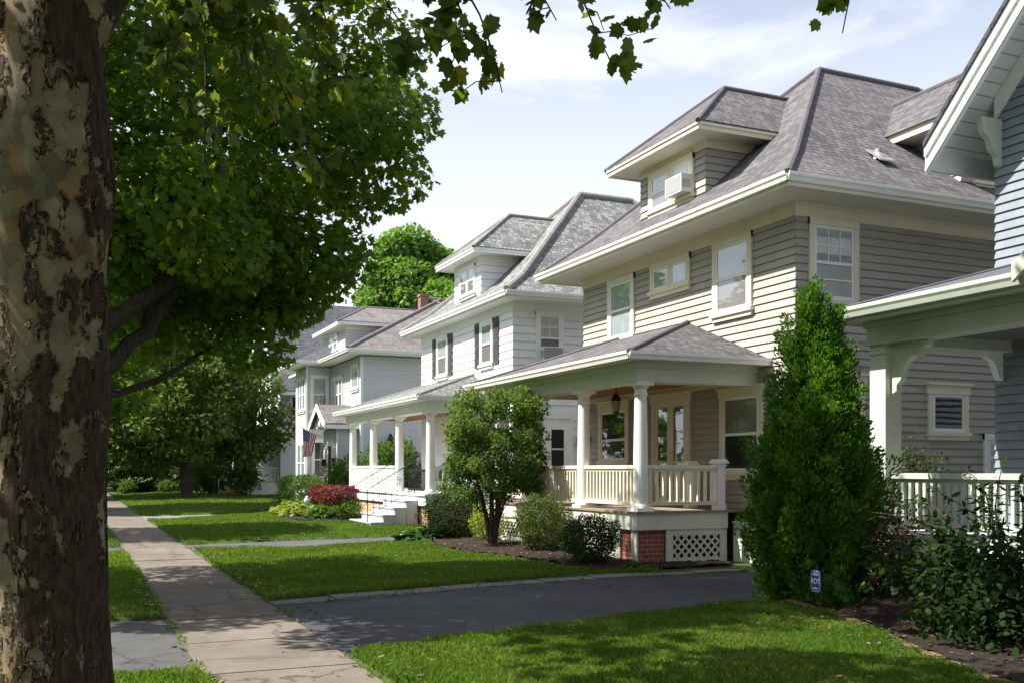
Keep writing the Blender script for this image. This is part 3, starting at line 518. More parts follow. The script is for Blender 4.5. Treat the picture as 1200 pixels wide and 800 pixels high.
# ================================================================ the tan-grey house
def gray_house():
    X0, X1, Y0, Y1 = 10.8, 20.9, 13.0, 20.35
    h = thing('house', 'tan-grey shingled two-storey house with cream trim, purplish hipped roof and the front porch numbered 17', 'house', (X0, Y0, 0), 'houses along the sidewalk')
    FR, SD = body(h, X0, X1, Y0, Y1, .48, 5.95, .136, M['gray_siding'])
    m = MB(); m.box(X0+.01, X1-.01, Y0+.01, Y1-.01, -.2, .48); m.build('foundation', M['stone'], h)
    m = MB(); band(m, X0, X1, Y0, Y1, .03, 5.74, 5.97); band(m, X0, X1, Y0, Y1, .05, 5.9, 5.975); m.build('frieze', M['cream'], h)
    ex0, ex1, ey0, ey1 = 10.0, 21.7, 12.22, 21.13
    m = MB(); soffit(m, ex0+.03, ex1, ey0+.03, ey1, X0-.02, X1+.02, Y0-.02, Y1+.02, 5.976); m.build('soffit', [M['soffit'], M['soffit_side']], h)
    m = MB(); band(m, ex0+.05, ex1-.05, ey0+.05, ey1-.05, .03, 5.955, 6.12); gutter_run(m, [(ex0+.02, ey1, 6.13), (ex0+.02, ey0+.02, 6.13), (ex1, ey0+.02, 6.13)][::-1]); m.build('gutter', M['gutterw'], h)
    m = MB(); hip_roof(m, ex0, ex1, ey0, ey1, 6.14, 10.05, (.9, .68), .065); m.build('roof', M['roof_gray'], h); caps(M['ridge_gray'], h)
    # upstairs windows
    window(h, FR, 5.05, 6.17, 4.38, 5.72, upper='sheer', lower='sheer')
    window(h, FR, 2.99, 4.41, 5.14, 5.74, upper='sheer', single=True, sub=2)
    window(h, FR, 1.10, 2.25, 4.38, 5.74, upper='sheer', lower='screen')
    window(h, SD, .24, 1.29, 4.36, 5.73, upper='sheer', lower='blind', muntin=(3, 2), lowmunt=.55)
    window(h, SD, .87, 1.42, 2.30, 3.12, upper='dark', lower='dark', head=.06)
    window(h, SD, 2.86, 3.82, 2.22, 3.04, upper='dark', single=True, head=.05)
    window(h, SD, 4.2, 4.75, 1.45, 2.25, upper='blind', lower='blind', trim='white')
    # ground floor openings on the porch
    window(h, FR, 5.27, 6.58, 1.75, 2.98, upper='dark', lower='dark', rail=.42, head=.1)
    window(h, FR, .80, 2.03, 1.52, 3.0, upper='screen', lower='dark', rail=.5, head=.03)
    FR0 = FR; FR = Frame(FR.O+FR.n*.012, FR.u, FR.n)
    m = MB(); m.fbox(FR, 2.98, 3.1, 0, .05, .93, 3.05); m.fbox(FR, 4.22, 4.34, 0, .05, .93, 3.05); m.fbox(FR, 2.94, 4.38, 0, .06, 2.93, 3.08); m.fbox(FR, 2.9, 4.42, 0, .1, 3.08, 3.12); d = m.build('door_frame', M['cream'], h)
    m = MB()
    for a in (3.1, 3.665):
        b = a+.555; m.fbox(FR, a, a+.1, .015, .035, .93, 2.93); m.fbox(FR, b-.1, b, .015, .035, .93, 2.93); m.fbox(FR, a+.1, b-.1, .015, .035, 2.83, 2.93); m.fbox(FR, a+.1, b-.1, .015, .035, .93, 1.2); m.fbox(FR, a+.1, b-.1, .015, .034, 1.73, 1.77)
    m.build('door', M['cream'], d); m = MB(); m.fquad(FR, 3.12, 4.2, .024, 1.0, 2.9); m.build('pane', M['glass'], d); m = MB(); m.fquad(FR, 3.1, 4.22, .018, .95, 2.93); m.build('curtain_or_dark_room', M['dark'], d)  # dark sheet behind the door glass stands in for the unlit room
    m = MB(); m.lathe(FR.p(3.62, .05, 1.85), [(.0, 0), (.03, 0), (.03, .1), (0, .1)], 8); m.build('handle', M['brass'], d)
    FR = FR0
    # dormers
    d, DF = dormer(h, 10.82, 13.7, 16.7, 2.3, 6.5, 7.86, 9.3, .5, .5, M['gray_siding'], .136, M['roof_gray'], M['cream'], M['soffit'], 12.05, M['ridge_gray'])
    window(h, DF, .35, 1.95, 6.8, 7.62, upper='blind', lower='screen', sub=2, rail=.5, sashw=.045)
    # near-side dormer on the slope over the drive
    dx0, dx1, dy, ze, zr = 14.45, 16.55, 12.97, 7.78, 9.08
    m = MB()
    for x_, n_ in ((dx0, -1), (dx1, 1)): siding(m, Frame((x_, dy, 0), (0, 1, 0), (n_, 0, 0)), -.016, 2.4, 6.3, ze-.12, .136)
    siding(m, Frame((dx0, dy, 0), (1, 0, 0), (0, -1, 0)), -.016, dx1-dx0+.016, 6.3, ze-.12, .136); sdm = m.build('dormer', M['gray_siding'], h)
    m = MB(); m.box(dx0-.5, dx1+.5, dy-.55, dy+1.7, ze-.12, ze-.06); m.build('soffit', M['soffit_side'], sdm)
    m = MB(); m.box(dx0-.55, dx0-.5, dy-.6, dy+1.7, ze-.15, ze+.02); m.box(dx1+.5, dx1+.55, dy-.6, dy+1.7, ze-.15, ze+.02); m.box(dx0-.5, dx1+.5, dy-.6, dy-.55, ze-.15, ze+.02); m.build('fascia', M['cream'], sdm)
    m = MB(); xc = (dx0+dx1)/2; a, b, c_ = dx0-.6, dx1+.6, dy-.65; A = (xc, dy+.87, zr); B = (xc, dy+3.6, zr); e_ = [(a, c_, ze), (b, c_, ze), (b, dy+2.2, ze), (a, dy+2.2, ze)]
    m.poly([e_[0], e_[1], A]); m.poly([e_[1], e_[2], B, A]); m.poly([e_[3], e_[0], A, B]); CAPS.tube([e_[0], A], .05, 8); CAPS.tube([e_[1], A], .05, 8); CAPS.tube([A, B], .06, 8); m.build('dormer_roof', M['roof_gray'], sdm); caps(M['ridge_gray'], sdm)
    window(h, Frame((dx0, dy, 0), (1, 0, 0), (0, -1, 0)), .3, 1.8, 6.72, 7.52, single=True, sub=2)
    # vent pipe on the near slope
    m = MB(); m.lathe((12.9, 13.35, 7.0), [(.045, -.2), (.045, .12), (.058, .12), (.058, .2), (.04, .2)], 14); vp = m.build('vent_pipe', M['clay'], h); m = MB(); m.hexa([(12.75, 13.15, 6.935), (13.08, 13.15, 6.935), (13.08, 13.5, 7.205), (12.75, 13.5, 7.205)], [(12.75, 13.15, 6.96), (13.08, 13.15, 6.96), (13.08, 13.5, 7.23), (12.75, 13.5, 7.23)]); m.lathe((12.9, 13.35, 7.0), [(.13, -.0), (.07, .12)], 14); m.build('flashing', M['metal'], vp)
    # porch: deck, skirt, columns, beam, ceiling, roof
    px, py0, py1 = 8.42, 14.0, 20.3; dz = .92
    m = MB(); m.box(px-.1, X0-.02, py0-.1, py1+.1, dz-.035, dz); m.build('porch_floor', M['deck'], h)
    m = MB(); m.box(px-.07, px-.02, py0-.07, py1+.07, .62, dz-.035); m.box(px-.02, 10.14, py0-.07, py0-.02, .62, dz-.035); m.build('porch_fascia', M['creamgreen'], h)
    PF = Frame((px, py0, 0), (0, 1, 0), (-1, 0, 0)); PS = Frame((px, py0, 0), (1, 0, 0), (0, -1, 0))
    m = MB(); m.box(px, px+.5, py0, py0+.5, -.1, .62); bp = m.build('brick_pier', M['red_brick'], h)
    for q in (2.0, 4.0, 6.1): dup(bp, h, (.0, q-.18, 0))
    m = MB(); m.fbox(PF, -.003, .16, 0, .03, .02, .62); m.build('corner_board', M['creamgreen'], h)
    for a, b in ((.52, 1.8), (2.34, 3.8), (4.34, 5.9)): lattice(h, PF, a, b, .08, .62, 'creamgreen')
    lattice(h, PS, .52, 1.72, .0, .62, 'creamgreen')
    for i, yy in enumerate((14.13, 16.12, 18.1, 20.05)):
        if i == 0: c0 = column(h, px+.13, yy, dz, 3.04, M['colw'])
        else: dup(c0, h, (0, yy-14.13, 0))
    cs = [14.13, 16.12, 18.1, 20.05]
    for a, b in zip(cs, cs[1:]): railing(h, (px+.13, a+.11), (px+.13, b-.11), dz+.09, 1.68, M['cream'])
    railing(h, (px+.24, 14.13), (10.02, 14.13), dz+.09, 1.68, M['cream'], pitch=.135)
    newel(h, 10.1, 14.13, dz, 1.78, M['colw']); newel(h, 10.1, 15.0, dz, 1.76, M['cream']); railing(h, (10.1, 15.08), (10.1, 16.0), dz+.09, 1.68, M['cream'], pitch=.135)
    m = MB(); m.box(px-.05, px+.31, py0-.02, py1+.05, 3.04, 3.40); m.box(px+.31, X0, py0-.02, py0+.32, 3.04, 3.40); m.box(px-.09, px-.05, py0-.06, py1+.05, 3.26, 3.36); m.box(px-.05, X0, py0-.06, py0-.02, 3.26, 3.36); m.build('porch_beam', M['creamgreen'], h)
    m = MB(); m.box(px+.31, X0-.02, py0+.32, py1, 3.2, 3.24); m.build('porch_ceiling', M['ceil_wood'], h); m = MB(); m.box(X0-.08, X0, py0+.33, py1, 3.1, 3.2); m.build('crown_moulding', M['cream'], h)
    xe, ye0, ye1 = 8.06, 13.66, 20.75
    m = MB(); m.box(xe+.02, px-.05, ye0+.02, ye1, 3.36, 3.39); m.box(px-.05, X0, ye0+.02, py0-.02, 3.36, 3.39); m.build('porch_soffit', M['creamgreen'], h)
    m = MB(); gutter_run(m, [(X0, ye0+.02, 3.47), (xe+.02, ye0+.02, 3.47), (xe+.02, ye1, 3.47)], .1, .11); m.box(xe+.03, xe+.06, ye0+.03, ye1, 3.36, 3.46); m.box(xe+.06, X0, ye0+.03, ye0+.06, 3.36, 3.46); m.build('porch_gutter', M['gutterw'], h)
    m = MB(); shed_hip(m, xe, X0-.0, ye0, ye1, 3.48, 4.42, 2.45, 2.2); m.build('porch_roof', M['roof_gray'], h); caps(M['ridge_gray'], h)
    m = MB()
    for i in range(4): m.box(10.2, 10.76, 13.86-.27*(i+1), 13.86-.27*i, -.1, .70-.22*i); m.box(10.17, 10.78, 13.86-.27*(i+1)-.025, 13.86-.27*i, .70-.22*i, .735-.22*i)
    m.build('porch_steps', M['creamgreen'], h)
    lettering('house_number', '17', .26, .008, M['black'], h, (R(90), 0, R(-90)), Vector((X0-.035, 20.06, 2.16))-W[h.name])
    air_conditioner('window_air_conditioner', 'boxy white air conditioner sticking out of the tan-grey house dormer window', DF, .37, .93, 6.86, 7.2, .30)
    # pendant lantern under the porch ceiling
    c = (9.5, 16.6, 2.66); t = thing('hanging_lantern', 'dark bronze lantern hanging from the brown porch ceiling of number 17', 'lantern', c)
    m = MB(); m.lathe(c, [(.02, 0), (.07, .03), (.105, .27), (.115, .28), (.06, .35), (.05, .38), (.015, .4), (.012, .54), (.05, .54)], 6); m.build('frame', M['bronze'], t); m = MB(); m.lathe(c, [(.074, .05), (.106, .25)], 6); m.build('lamp_glass', M['lampglass'], t)
    return h
gray_house()
# ================================================================ the white house
def white_house():
    X0, X1, Y0, Y1 = 10.8, 20.6, 24.4, 32.0
    h = thing('house', 'white shingled two-storey house with dark shutters and iron-railed porch steps', 'house', (X0, Y0, 0), 'houses along the sidewalk')
    FR, SD = body(h, X0, X1, Y0, Y1, .42, 6.05, .21, M['white_siding'])
    m = MB(); m.box(X0+.01, X1-.01, Y0+.01, Y1-.01, -.2, .42); m.build('foundation', M['stone'], h)
    m = MB(); band(m, X0, X1, Y0, Y1, .03, 5.86, 6.1); m.build('frieze', M['white'], h)
    ex0, ex1, ey0, ey1 = 10.32, 21.2, 23.72, 32.68
    m = MB(); m.cur = 0; soffit(m, ex0+.03, ex1, ey0+.03, ey1, X0-.02, X1, Y0-.02, Y1, 6.1); m.build('soffit', [M['soffit_w'], M['soffit_w']], h)
    m = MB(); band(m, ex0+.05, ex1-.05, ey0+.05, ey1-.05, .03, 6.08, 6.24); gutter_run(m, [(ex1, ey0+.02, 6.26), (ex0+.02, ey0+.02, 6.26), (ex0+.02, ey1, 6.26)]); m.build('gutter', M['white'], h)
    m = MB(); hip_roof(m, ex0, ex1, ey0, ey1, 6.28, 10.35, (.8, .55), .1); m.build('roof', M['roof_white'], h); caps(M['ridge_white'], h)
    for a, b, up, lo in ((4.98, 6.02, 'sheer', 'screen'), (1.32, 2.28, 'sheer', 'screen')):
        window(h, FR, a, b, 4.56, 5.84, trim='white', upper=up, lower=lo)
        for c in (a-.40, b+.06):
            m = MB(); m.fbox(FR, c, c+.34, .016, .055, 4.55, 5.82)
            for zz in np.arange(4.63, 5.72, .055):
                if abs(zz-5.18) > .05: m.fbox(FR, c+.05, c+.29, .055, .065, zz, zz+.03)
            m.build('shutter', M['shutter'], h)
    window(h, SD, .65, 1.5, 4.5, 5.9, trim='white', upper='blind', lower='screen', muntin=(2, 2))
    air_conditioner('window_air_conditioner', 'low white air conditioner in the side window of the white house', SD, .78, 1.4, 4.56, 4.92, .24)
    # side door seen through the neighbouring porch
    SD = Frame(SD.O+SD.n*.012, SD.u, SD.n)
    m = MB(); m.fbox(SD, .82, .92, 0, .05, .9, 3.1); m.fbox(SD, 1.68, 1.78, 0, .05, .9, 3.1); m.fbox(SD, .78, 1.82, 0, .07, 3.0, 3.16); m.fbox(SD, .92, 1.68, .01, .03, .95, 3.0); d = m.build('door', M['white'], h); m = MB(); m.fquad(SD, 1.12, 1.5, .034, 1.7, 2.7); m.build('pane', M['dark'], d)
    m = MB(); m.fbox(SD, 1.1, 1.52, .034, .042, 2.14, 2.19); m.fbox(SD, .98, 1.02, .03, .07, 1.85, 2.0); m.build('handle', M['metal'], d)
    t = thing('mailbox', 'small black mailbox on the white wall beside the side door', 'mailbox', SD.p(1.75, .1, 2.2)); m = MB(); m.fbox(SD, 1.92, 2.2, .02, .17, 2.2, 2.42); m.build('box', M['black'], t); m = MB(); m.fbox(SD, 1.9, 2.22, .02, .2, 2.42, 2.46); m.build('lid', M['black'], t)
    d, DF = dormer(h, 10.98, 14.0, 28.2, 2.2, 6.55, 7.98, 9.45, .42, .5, M['white_siding'], .21, M['roof_white'], M['white'], M['soffit_w'], 12.35, M['ridge_white'])
    window(h, DF, .42, 1.72, 6.86, 7.74, trim='white', upper='screen', lower='screen', sub=2, cw=.085, sashw=.035)
    # porch
    px, py0, py1, dz = 8.66, 25.2, 33.6, .96
    m = MB(); m.box(px-.12, X0-.02, py0-.1, py1+.1, dz-.05, dz); m.box(px-.07, X0, py0-.05, py0-.01, .64, dz-.05); m.box(px-.07, px-.01, py0-.01, py1, .64, dz-.05); m.build('porch_floor', M['white'], h)
    m = MB(); m.box(px, X0, py0, py0+.3, -.1, .64); m.box(px, px+.3, py0+.3, py1, -.1, .64); m.build('porch_foundation', M['yellow_brick'], h)
    cs = (25.34, 28.12, 30.85, 33.4)
    for i, yy in enumerate(cs):
        if i == 0: c0 = column(h, px+.13, yy, dz, 3.16, M['colw'], .13, .105)
        else: dup(c0, h, (0, yy-cs[0], 0))
    for a, b in zip(cs[1:], cs[2:]):
        m = MB(); m.box(px+.08, px+.18, a+.1, b-.1, 1.66, 1.73); r_ = m.build('parapet', M['white'], h)
        m = MB()
        for q in np.arange(a+.1, b-.1, .12): m.box(px+.11, px+.15, q+.004, min(q+.116, b-.1), dz, 1.66)
        m.build('board_panel', M['white'], r_)
    railing(h, (px+.24, 25.34), (X0, 25.34), dz+.08, 1.7, M['white'], pitch=.16, bw=.05)
    m = MB(); m.box(px-.05, px+.31, py0-.0, py1+.05, 3.16, 3.46); m.box(px+.31, X0, py0-.0, py0+.32, 3.16, 3.46); m.box(px-.08, px-.05, py0-.03, py1+.05, 3.36, 3.44); m.build('porch_beam', M['white'], h)
    m = MB(); m.box(px+.31, X0-.02, py0+.32, py1, 3.3, 3.34); m.build('porch_ceiling', M['ceil_wood'], h)
    xe, ye0, ye1 = 8.3, 24.9, 34.0
    m = MB(); m.box(xe+.02, px-.05, ye0+.02, ye1, 3.44, 3.47); m.box(px-.05, X0, ye0+.02, py0, 3.44, 3.47); m.build('porch_soffit', M['white'], h)
    m = MB(); gutter_run(m, [(X0, ye0+.02, 3.56), (xe+.02, ye0+.02, 3.56), (xe+.02, ye1, 3.56)], .1, .11); m.build('porch_gutter', M['white'], h)
    m = MB(); shed_hip(m, xe, X0, ye0, ye1, 3.57, 4.4, 2.4, 2.4); m.build('porch_roof', M['roof_white'], h); caps(M['ridge_white'], h)
    window(h, FR, 1.6, 3.0, 1.7, 3.0, trim='white', upper='dark', lower='dark'); 
    m = MB(); m.fbox(FR, 3.5, 4.6, 0, .05, .96, 3.05); dd = m.build('door', M['white'], h); m = MB(); m.fquad(FR, 3.7, 4.4, .056, 1.5, 2.9); m.build('pane', M['dark'], dd)
    # steps with grey cheeks and dark tread ends
    n = 5
    st = MB(); tr = MB(); ck = MB()
    for i in range(n):
        zz = dz-.19*(i+.0)-.19; x1_ = px-.08-.32*i; x0_ = x1_-.32
        if zz < .02: continue
        st.box(x0_, x1_, 25.86, 28.0, -.1, zz-.04); tr.box(x0_-.03, x1_, 25.80, 28.06, zz-.04, zz); ck.box(x0_+.01, x1_, 25.80, 25.858, -.1, zz-.042)
    s_ = st.build('porch_steps', paint('pale_grey_step_paint', (.58, .58, .58), .6, .08, .2), h); tr.build('tread', M['grey_paint'], s_); ck.build('cheek', M['grey_paint'], s_)
    for yy in (26.0, 27.9):
        m = MB(); top = (px-.1, yy, dz+.88); bot = (px-1.42, yy, 1.08); foot = (px-1.42, yy, .2)
        m.tube([foot, bot, top, (px-.05, yy, dz+.9)], .015, 6); m.tube([(px-1.4, yy, .36), (px-.1, yy, dz+.12)], .009, 5); m.tube([(px-.1, yy, dz), top], .014, 6)
        for i in range(1, 8):
            f = i/8; x_ = px-1.42+1.32*f; m.tube([(x_, yy, .34+(dz+.12-.36)*f), (x_, yy, 1.08+(dz+.88-1.08)*f)], .007, 5)
        for k in (.35, .65):
            x_ = px-1.42+1.32*k; zc = .9+.6*k; m.tube([(x_+.09*math.cos(a)*(1-a/14), yy, zc+.12*math.sin(a)*(1-a/14)) for a in np.linspace(0, 9, 18)], .008, 5)
        m.build('hand_railing', M['black'], h)
    # iron rail between the posts and a dark covered chair behind it
    railing(h, (px+.13, 27.2), (px+.13, 25.5), dz+.06, 1.62, M['black'], pitch=.1, bw=.016, top=(.04, .03), name='iron_railing')
    t = thing('porch_chair', 'white porch chair draped with a dark cover, behind iron rail by the steps', 'chair', (9.5, 26.3, dz)); m = MB()
    m.box(9.2, 9.75, 26.0, 26.6, dz+.38, dz+.44); m.build('seat', M['white'], t)
    m = MB(); m.hexa([(9.62, 26.0, dz+.44), (9.7, 26.0, dz+.44), (9.7, 26.6, dz+.44), (9.62, 26.6, dz+.44)], [(9.78, 26.0, dz+.95), (9.84, 26.0, dz+.95), (9.84, 26.6, dz+.95), (9.78, 26.6, dz+.95)]); m.build('backrest', M['white'], t)
    for x_, y_ in ((9.22, 26.02), (9.22, 26.54), (9.68, 26.02), (9.68, 26.54)): m = MB(); m.box(x_, x_+.05, y_, y_+.05, dz, dz+.38); m.build('leg', M['white'], t)
    m = MB(); m.hexa([(9.15, 25.97, dz+.35), (9.8, 25.97, dz+.3), (9.8, 26.63, dz+.3), (9.15, 26.63, dz+.35)], [(9.3, 26.02, dz+.62), (9.86, 26.0, dz+1.0), (9.86, 26.6, dz+1.0), (9.3, 26.58, dz+.62)]); cv = m.build('chair_cover', plain('charcoal_cloth', (.025, .025, .03), .9)); tag(cv, 'charcoal cloth cover draped over the white porch chair', 'cover')
    return h
white_house()
# ================================================================ pale grey vinyl house with the flag
def third_house():
    X0, X1, Y0, Y1 = 10.8, 20.8, 39.8, 50.6
    h = thing('house', 'pale grey lap-sided house with small gabled entry and red chimney, beyond the white house', 'house', (X0, Y0, 0), 'houses along the sidewalk')
    FR, SD = body(h, X0, X1, Y0, Y1, .3, 6.25, .115, M['vinyl'])
    m = MB()
    for yy in (Y0,): m.box(X0-.03, X0+.09, yy-.03, yy-.0, .3, 6.2); m.box(X0-.03, X0, yy, yy+.1, .3, 6.2)
    m.build('corner_board', M['white'], h)
    # two-storey bay standing forward
    BF, BS = body(h, 9.75, X0+.1, 45.0, 47.6, .3, 6.25, .115, M['vinyl'], 'bay')
    ex0, ex1, ey0, ey1 = 10.1, 21.5, 39.1, 51.3
    m = MB(); soffit(m, ex0+.03, ex1, ey0+.03, ey1, X0-.02, X1, Y0-.02, Y1, 6.3); m.box(9.1, ex0+.04, 44.3, 48.3, 6.3, 6.33); m.build('soffit', [M['soffit_w'], M['soffit_w']], h)
    m = MB(); band(m, ex0+.05, ex1-.05, ey0+.05, ey1-.05, .03, 6.28, 6.44); gutter_run(m, [(ex1, ey0+.02, 6.46), (ex0+.02, ey0+.02, 6.46), (ex0+.02, 44.3, 6.46)]); gutter_run(m, [(ex0, 44.32, 6.46), (9.12, 44.32, 6.46), (9.12, 48.3, 6.46)]); m.tube([(9.7, 44.9, 6.35), (9.68, 44.92, 6.1), (9.68, 44.92, .2)], .045, 8); m.build('gutter', M['white'], h)
    m = MB(); hip_roof(m, ex0, ex1, ey0, ey1, 6.48, 9.75, None, .09); m.build('roof', M['roof_brown'], h); caps(M['ridge_brown'], h)
    m = MB(); m.hexa([(9.1, 44.3, 6.47), (13, 44.3, 6.47), (13, 48.3, 6.47), (9.1, 48.3, 6.47)], [(11.0, 46.2, 7.45), (13, 46.2, 7.45), (13, 46.4, 7.45), (11.0, 46.4, 7.45)]); m.build('bay_roof', M['roof_slate'], h)
    window(h, FR, .25, 1.45, 4.95, 6.0, trim='white', upper='blind', lower='blind')
    window(h, FR, 2.9, 4.9, 4.2, 5.75, trim='white', upper='sheer', lower='screen', sub=3)
    window(h, BS, .1, .95, 4.2, 5.9, trim='white', upper='sheer', lower='screen'); window(h, BS, .15, .95, 1.2, 3.0, trim='white', upper='dark', lower='dark')
    window(h, BF, .4, 2.2, 4.3, 5.9, trim='white', upper='sheer', lower='sheer', sub=3); window(h, BF, .4, 2.2, 1.0, 2.9, trim='white', upper='sheer', lower='sheer', sub=2)
    d, DF = dormer(h, 11.0, 15.0, 45.2, 4.2, 6.8, 8.05, 9.15, .4, .45, M['vinyl'], .115, M['roof_brown'], M['white'], M['soffit_w'], 12.5, M['ridge_brown'])
    window(h, DF, 1.3, 2.9, 7.0, 7.8, trim='white', upper='screen', lower='screen', sub=2)
    m = MB(); m.box(15.05, 15.45, 44.8, 45.2, 8.5, 9.85); m.box(15.01, 15.49, 44.76, 45.24, 9.78, 9.9); m.build('chimney', M['chimney_brick'], h)
    # gabled entry
    ex, ya, yb = 9.95, 40.2, 42.7; EF, ES = body(h, ex, X0, ya, yb, .3, 3.4, .115, M['vinyl'], 'entry')
    yc = (ya+yb)/2; m = MB(); th = .14
    for s in (-1, 1):
        e0 = yc+s*(yb-ya)/2+s*.28; m.hexa([(9.35, e0, 3.36), (X0, e0, 3.36), (X0, yc, 4.2), (9.35, yc, 4.2)], [(9.35, e0, 3.36+th), (X0, e0, 3.36+th), (X0, yc, 4.2+th), (9.35, yc, 4.2+th)])
    er = m.build('entry_roof', M['roof_brown'], h)
    m = MB()
    for s in (-1, 1):
        e0 = yc+s*(yb-ya)/2+s*.3; m.hexa([(9.31, e0, 3.2), (9.35, e0, 3.2), (9.35, yc, 4.08), (9.31, yc, 4.08)], [(9.31, e0, 3.46), (9.35, e0, 3.46), (9.35, yc, 4.36), (9.31, yc, 4.36)])
    m.poly([(9.5, ya-.2, 3.34), (9.5, yb+.2, 3.34), (9.5, yc, 4.15)]); m.box(9.36, X0, ya-.3, ya-.26, 3.28, 3.44); m.build('barge_board', M['white'], er)
    m = MB(); m.tube([(9.9, ya-.06, 3.35), (9.9, ya-.05, 3.1), (9.9, ya-.05, .2)], .04, 8); m.build('downspout', M['white'], h)
    m = MB(); m.fbox(EF, .75, 1.75, 0, .05, .5, 2.85); dd = m.build('door', M['white'], h); m = MB(); m.fquad(EF, 1.0, 1.5, .056, 1.0, 2.6); m.build('pane', M['dark'], dd)
    for i, (s, zz, sz, lb) in enumerate(((.35, 1.75, .3, 'black mailbox on the front of the gabled entry, left of its door'), (2.15, 1.75, .26, 'black lamp box on the gabled entry, right of its door'))):
        t = thing('mailbox' if i else 'mailbox', lb, 'mailbox', EF.p(s, .1, zz)); m = MB(); m.fbox(EF, s-.12, s+.12, .02, .16, zz, zz+sz); m.build('box', M['black'], t); m = MB(); m.fbox(EF, s-.13, s+.13, .02, .18, zz+sz, zz+sz+.04); m.build('lid', M['black'], t)
    m = MB(); m.box(9.0, 9.93, 40.6, 42.4, -.1, .32); m.box(8.6, 9.0, 40.6, 42.4, -.1, .16); m.build('entry_steps', M['kerb'], h)
    # wall lantern
    c = SD.p(1.24, .14, 2.5); t = thing('wall_lantern', 'black carriage lantern on the pale grey side wall', 'lantern', c); m = MB(); m.fbox(SD, 1.2, 1.28, .0, .03, 2.5, 3.1); m.tube([SD.p(1.24, .02, 2.95), SD.p(1.24, .14, 3.02)], .012, 6); m.build('bracket', M['black'], t); m = MB(); m.lathe(c, [(.02, 0), (.09, .05), (.13, .38), (.14, .4), (.05, .52), (.02, .58)], 6); m.build('lamp', M['black'], t)
    # the flag
    p0 = Vector((9.93, 41.2, 2.75)); p1 = Vector((8.8, 41.7, 3.35)); t = thing('flag', 'red, white and blue striped flag drooping from a short pole by the gabled entry', 'flag', p0); m = MB(); m.tube([p0, p1], .014, 8); m.lathe((p1.x, p1.y, p1.z-.01), [(0, -.03), (.03, 0), (0, .03)], 8); m.build('pole', M['acwhite'], t)
    red, whi, blu = [leaf_mat(n_, c_, c_, None, .35, (1, 1, 1), .8, .2) for n_, c_ in (('flag_red', (.6, .025, .04)), ('flag_white', (.85, .85, .85)), ('flag_blue', (.02, .03, .15)))]
    m = MB(); nu, nv = 26, 39; hoist = .66; fly = 1.2; dl = (p0-p1).normalized()
    def fp(i, j):
        a = i/nu; b = j/nv     # a: down the hoist along the pole, b: along the fly, which hangs down with folds
        q = p1+dl*(.02+a*hoist*(1-.45*b)); return q+Vector((.05*math.sin(a*11+b*3)*b, .10*math.sin(a*9+b*4)*b**.7-.02*b, -fly*b*(.62+.38*(1-a*.4))))
    g = {}
    for i in range(nu+1):
        for j in range(nv+1): g[i, j] = len(m.v); m.v.append(tuple(fp(i, j)))
    for i in range(nu):
        for j in range(nv):
            m.f.append((g[i, j], g[i+1, j], g[i+1, j+1], g[i, j+1])); st = i//2; c = 0 if st % 2 == 0 else 1
            if st < 7 and j < nv*.4: c = 2
            m.mi.append(c)
    fo = m.build('flag_cloth', [red, whi, blu], t, True)
    s = MB()
    for r_ in range(9):
        for k in range(6 if r_ % 2 == 0 else 5):
            a = (r_+.8)/(10)*7/13; b = (k+.6+(.5 if r_ % 2 else 0))/6.2*.4
            q = fp(a*nu, b*nv); e1 = (fp(a*nu+.5, b*nv)-q).normalized(); e2 = (fp(a*nu, b*nv+.5)-q).normalized(); nn = e1.cross(e2).normalized()
            for sg in (-.004, .004): s.poly([tuple(q+nn*sg+(e1*math.cos(x)+e2*math.sin(x))*(.021 if q_ % 2 == 0 else .009)) for q_, x in enumerate(np.linspace(0, 2*math.pi, 10, endpoint=False))])
    s.build('star', whi, fo)
    return h
third_house()
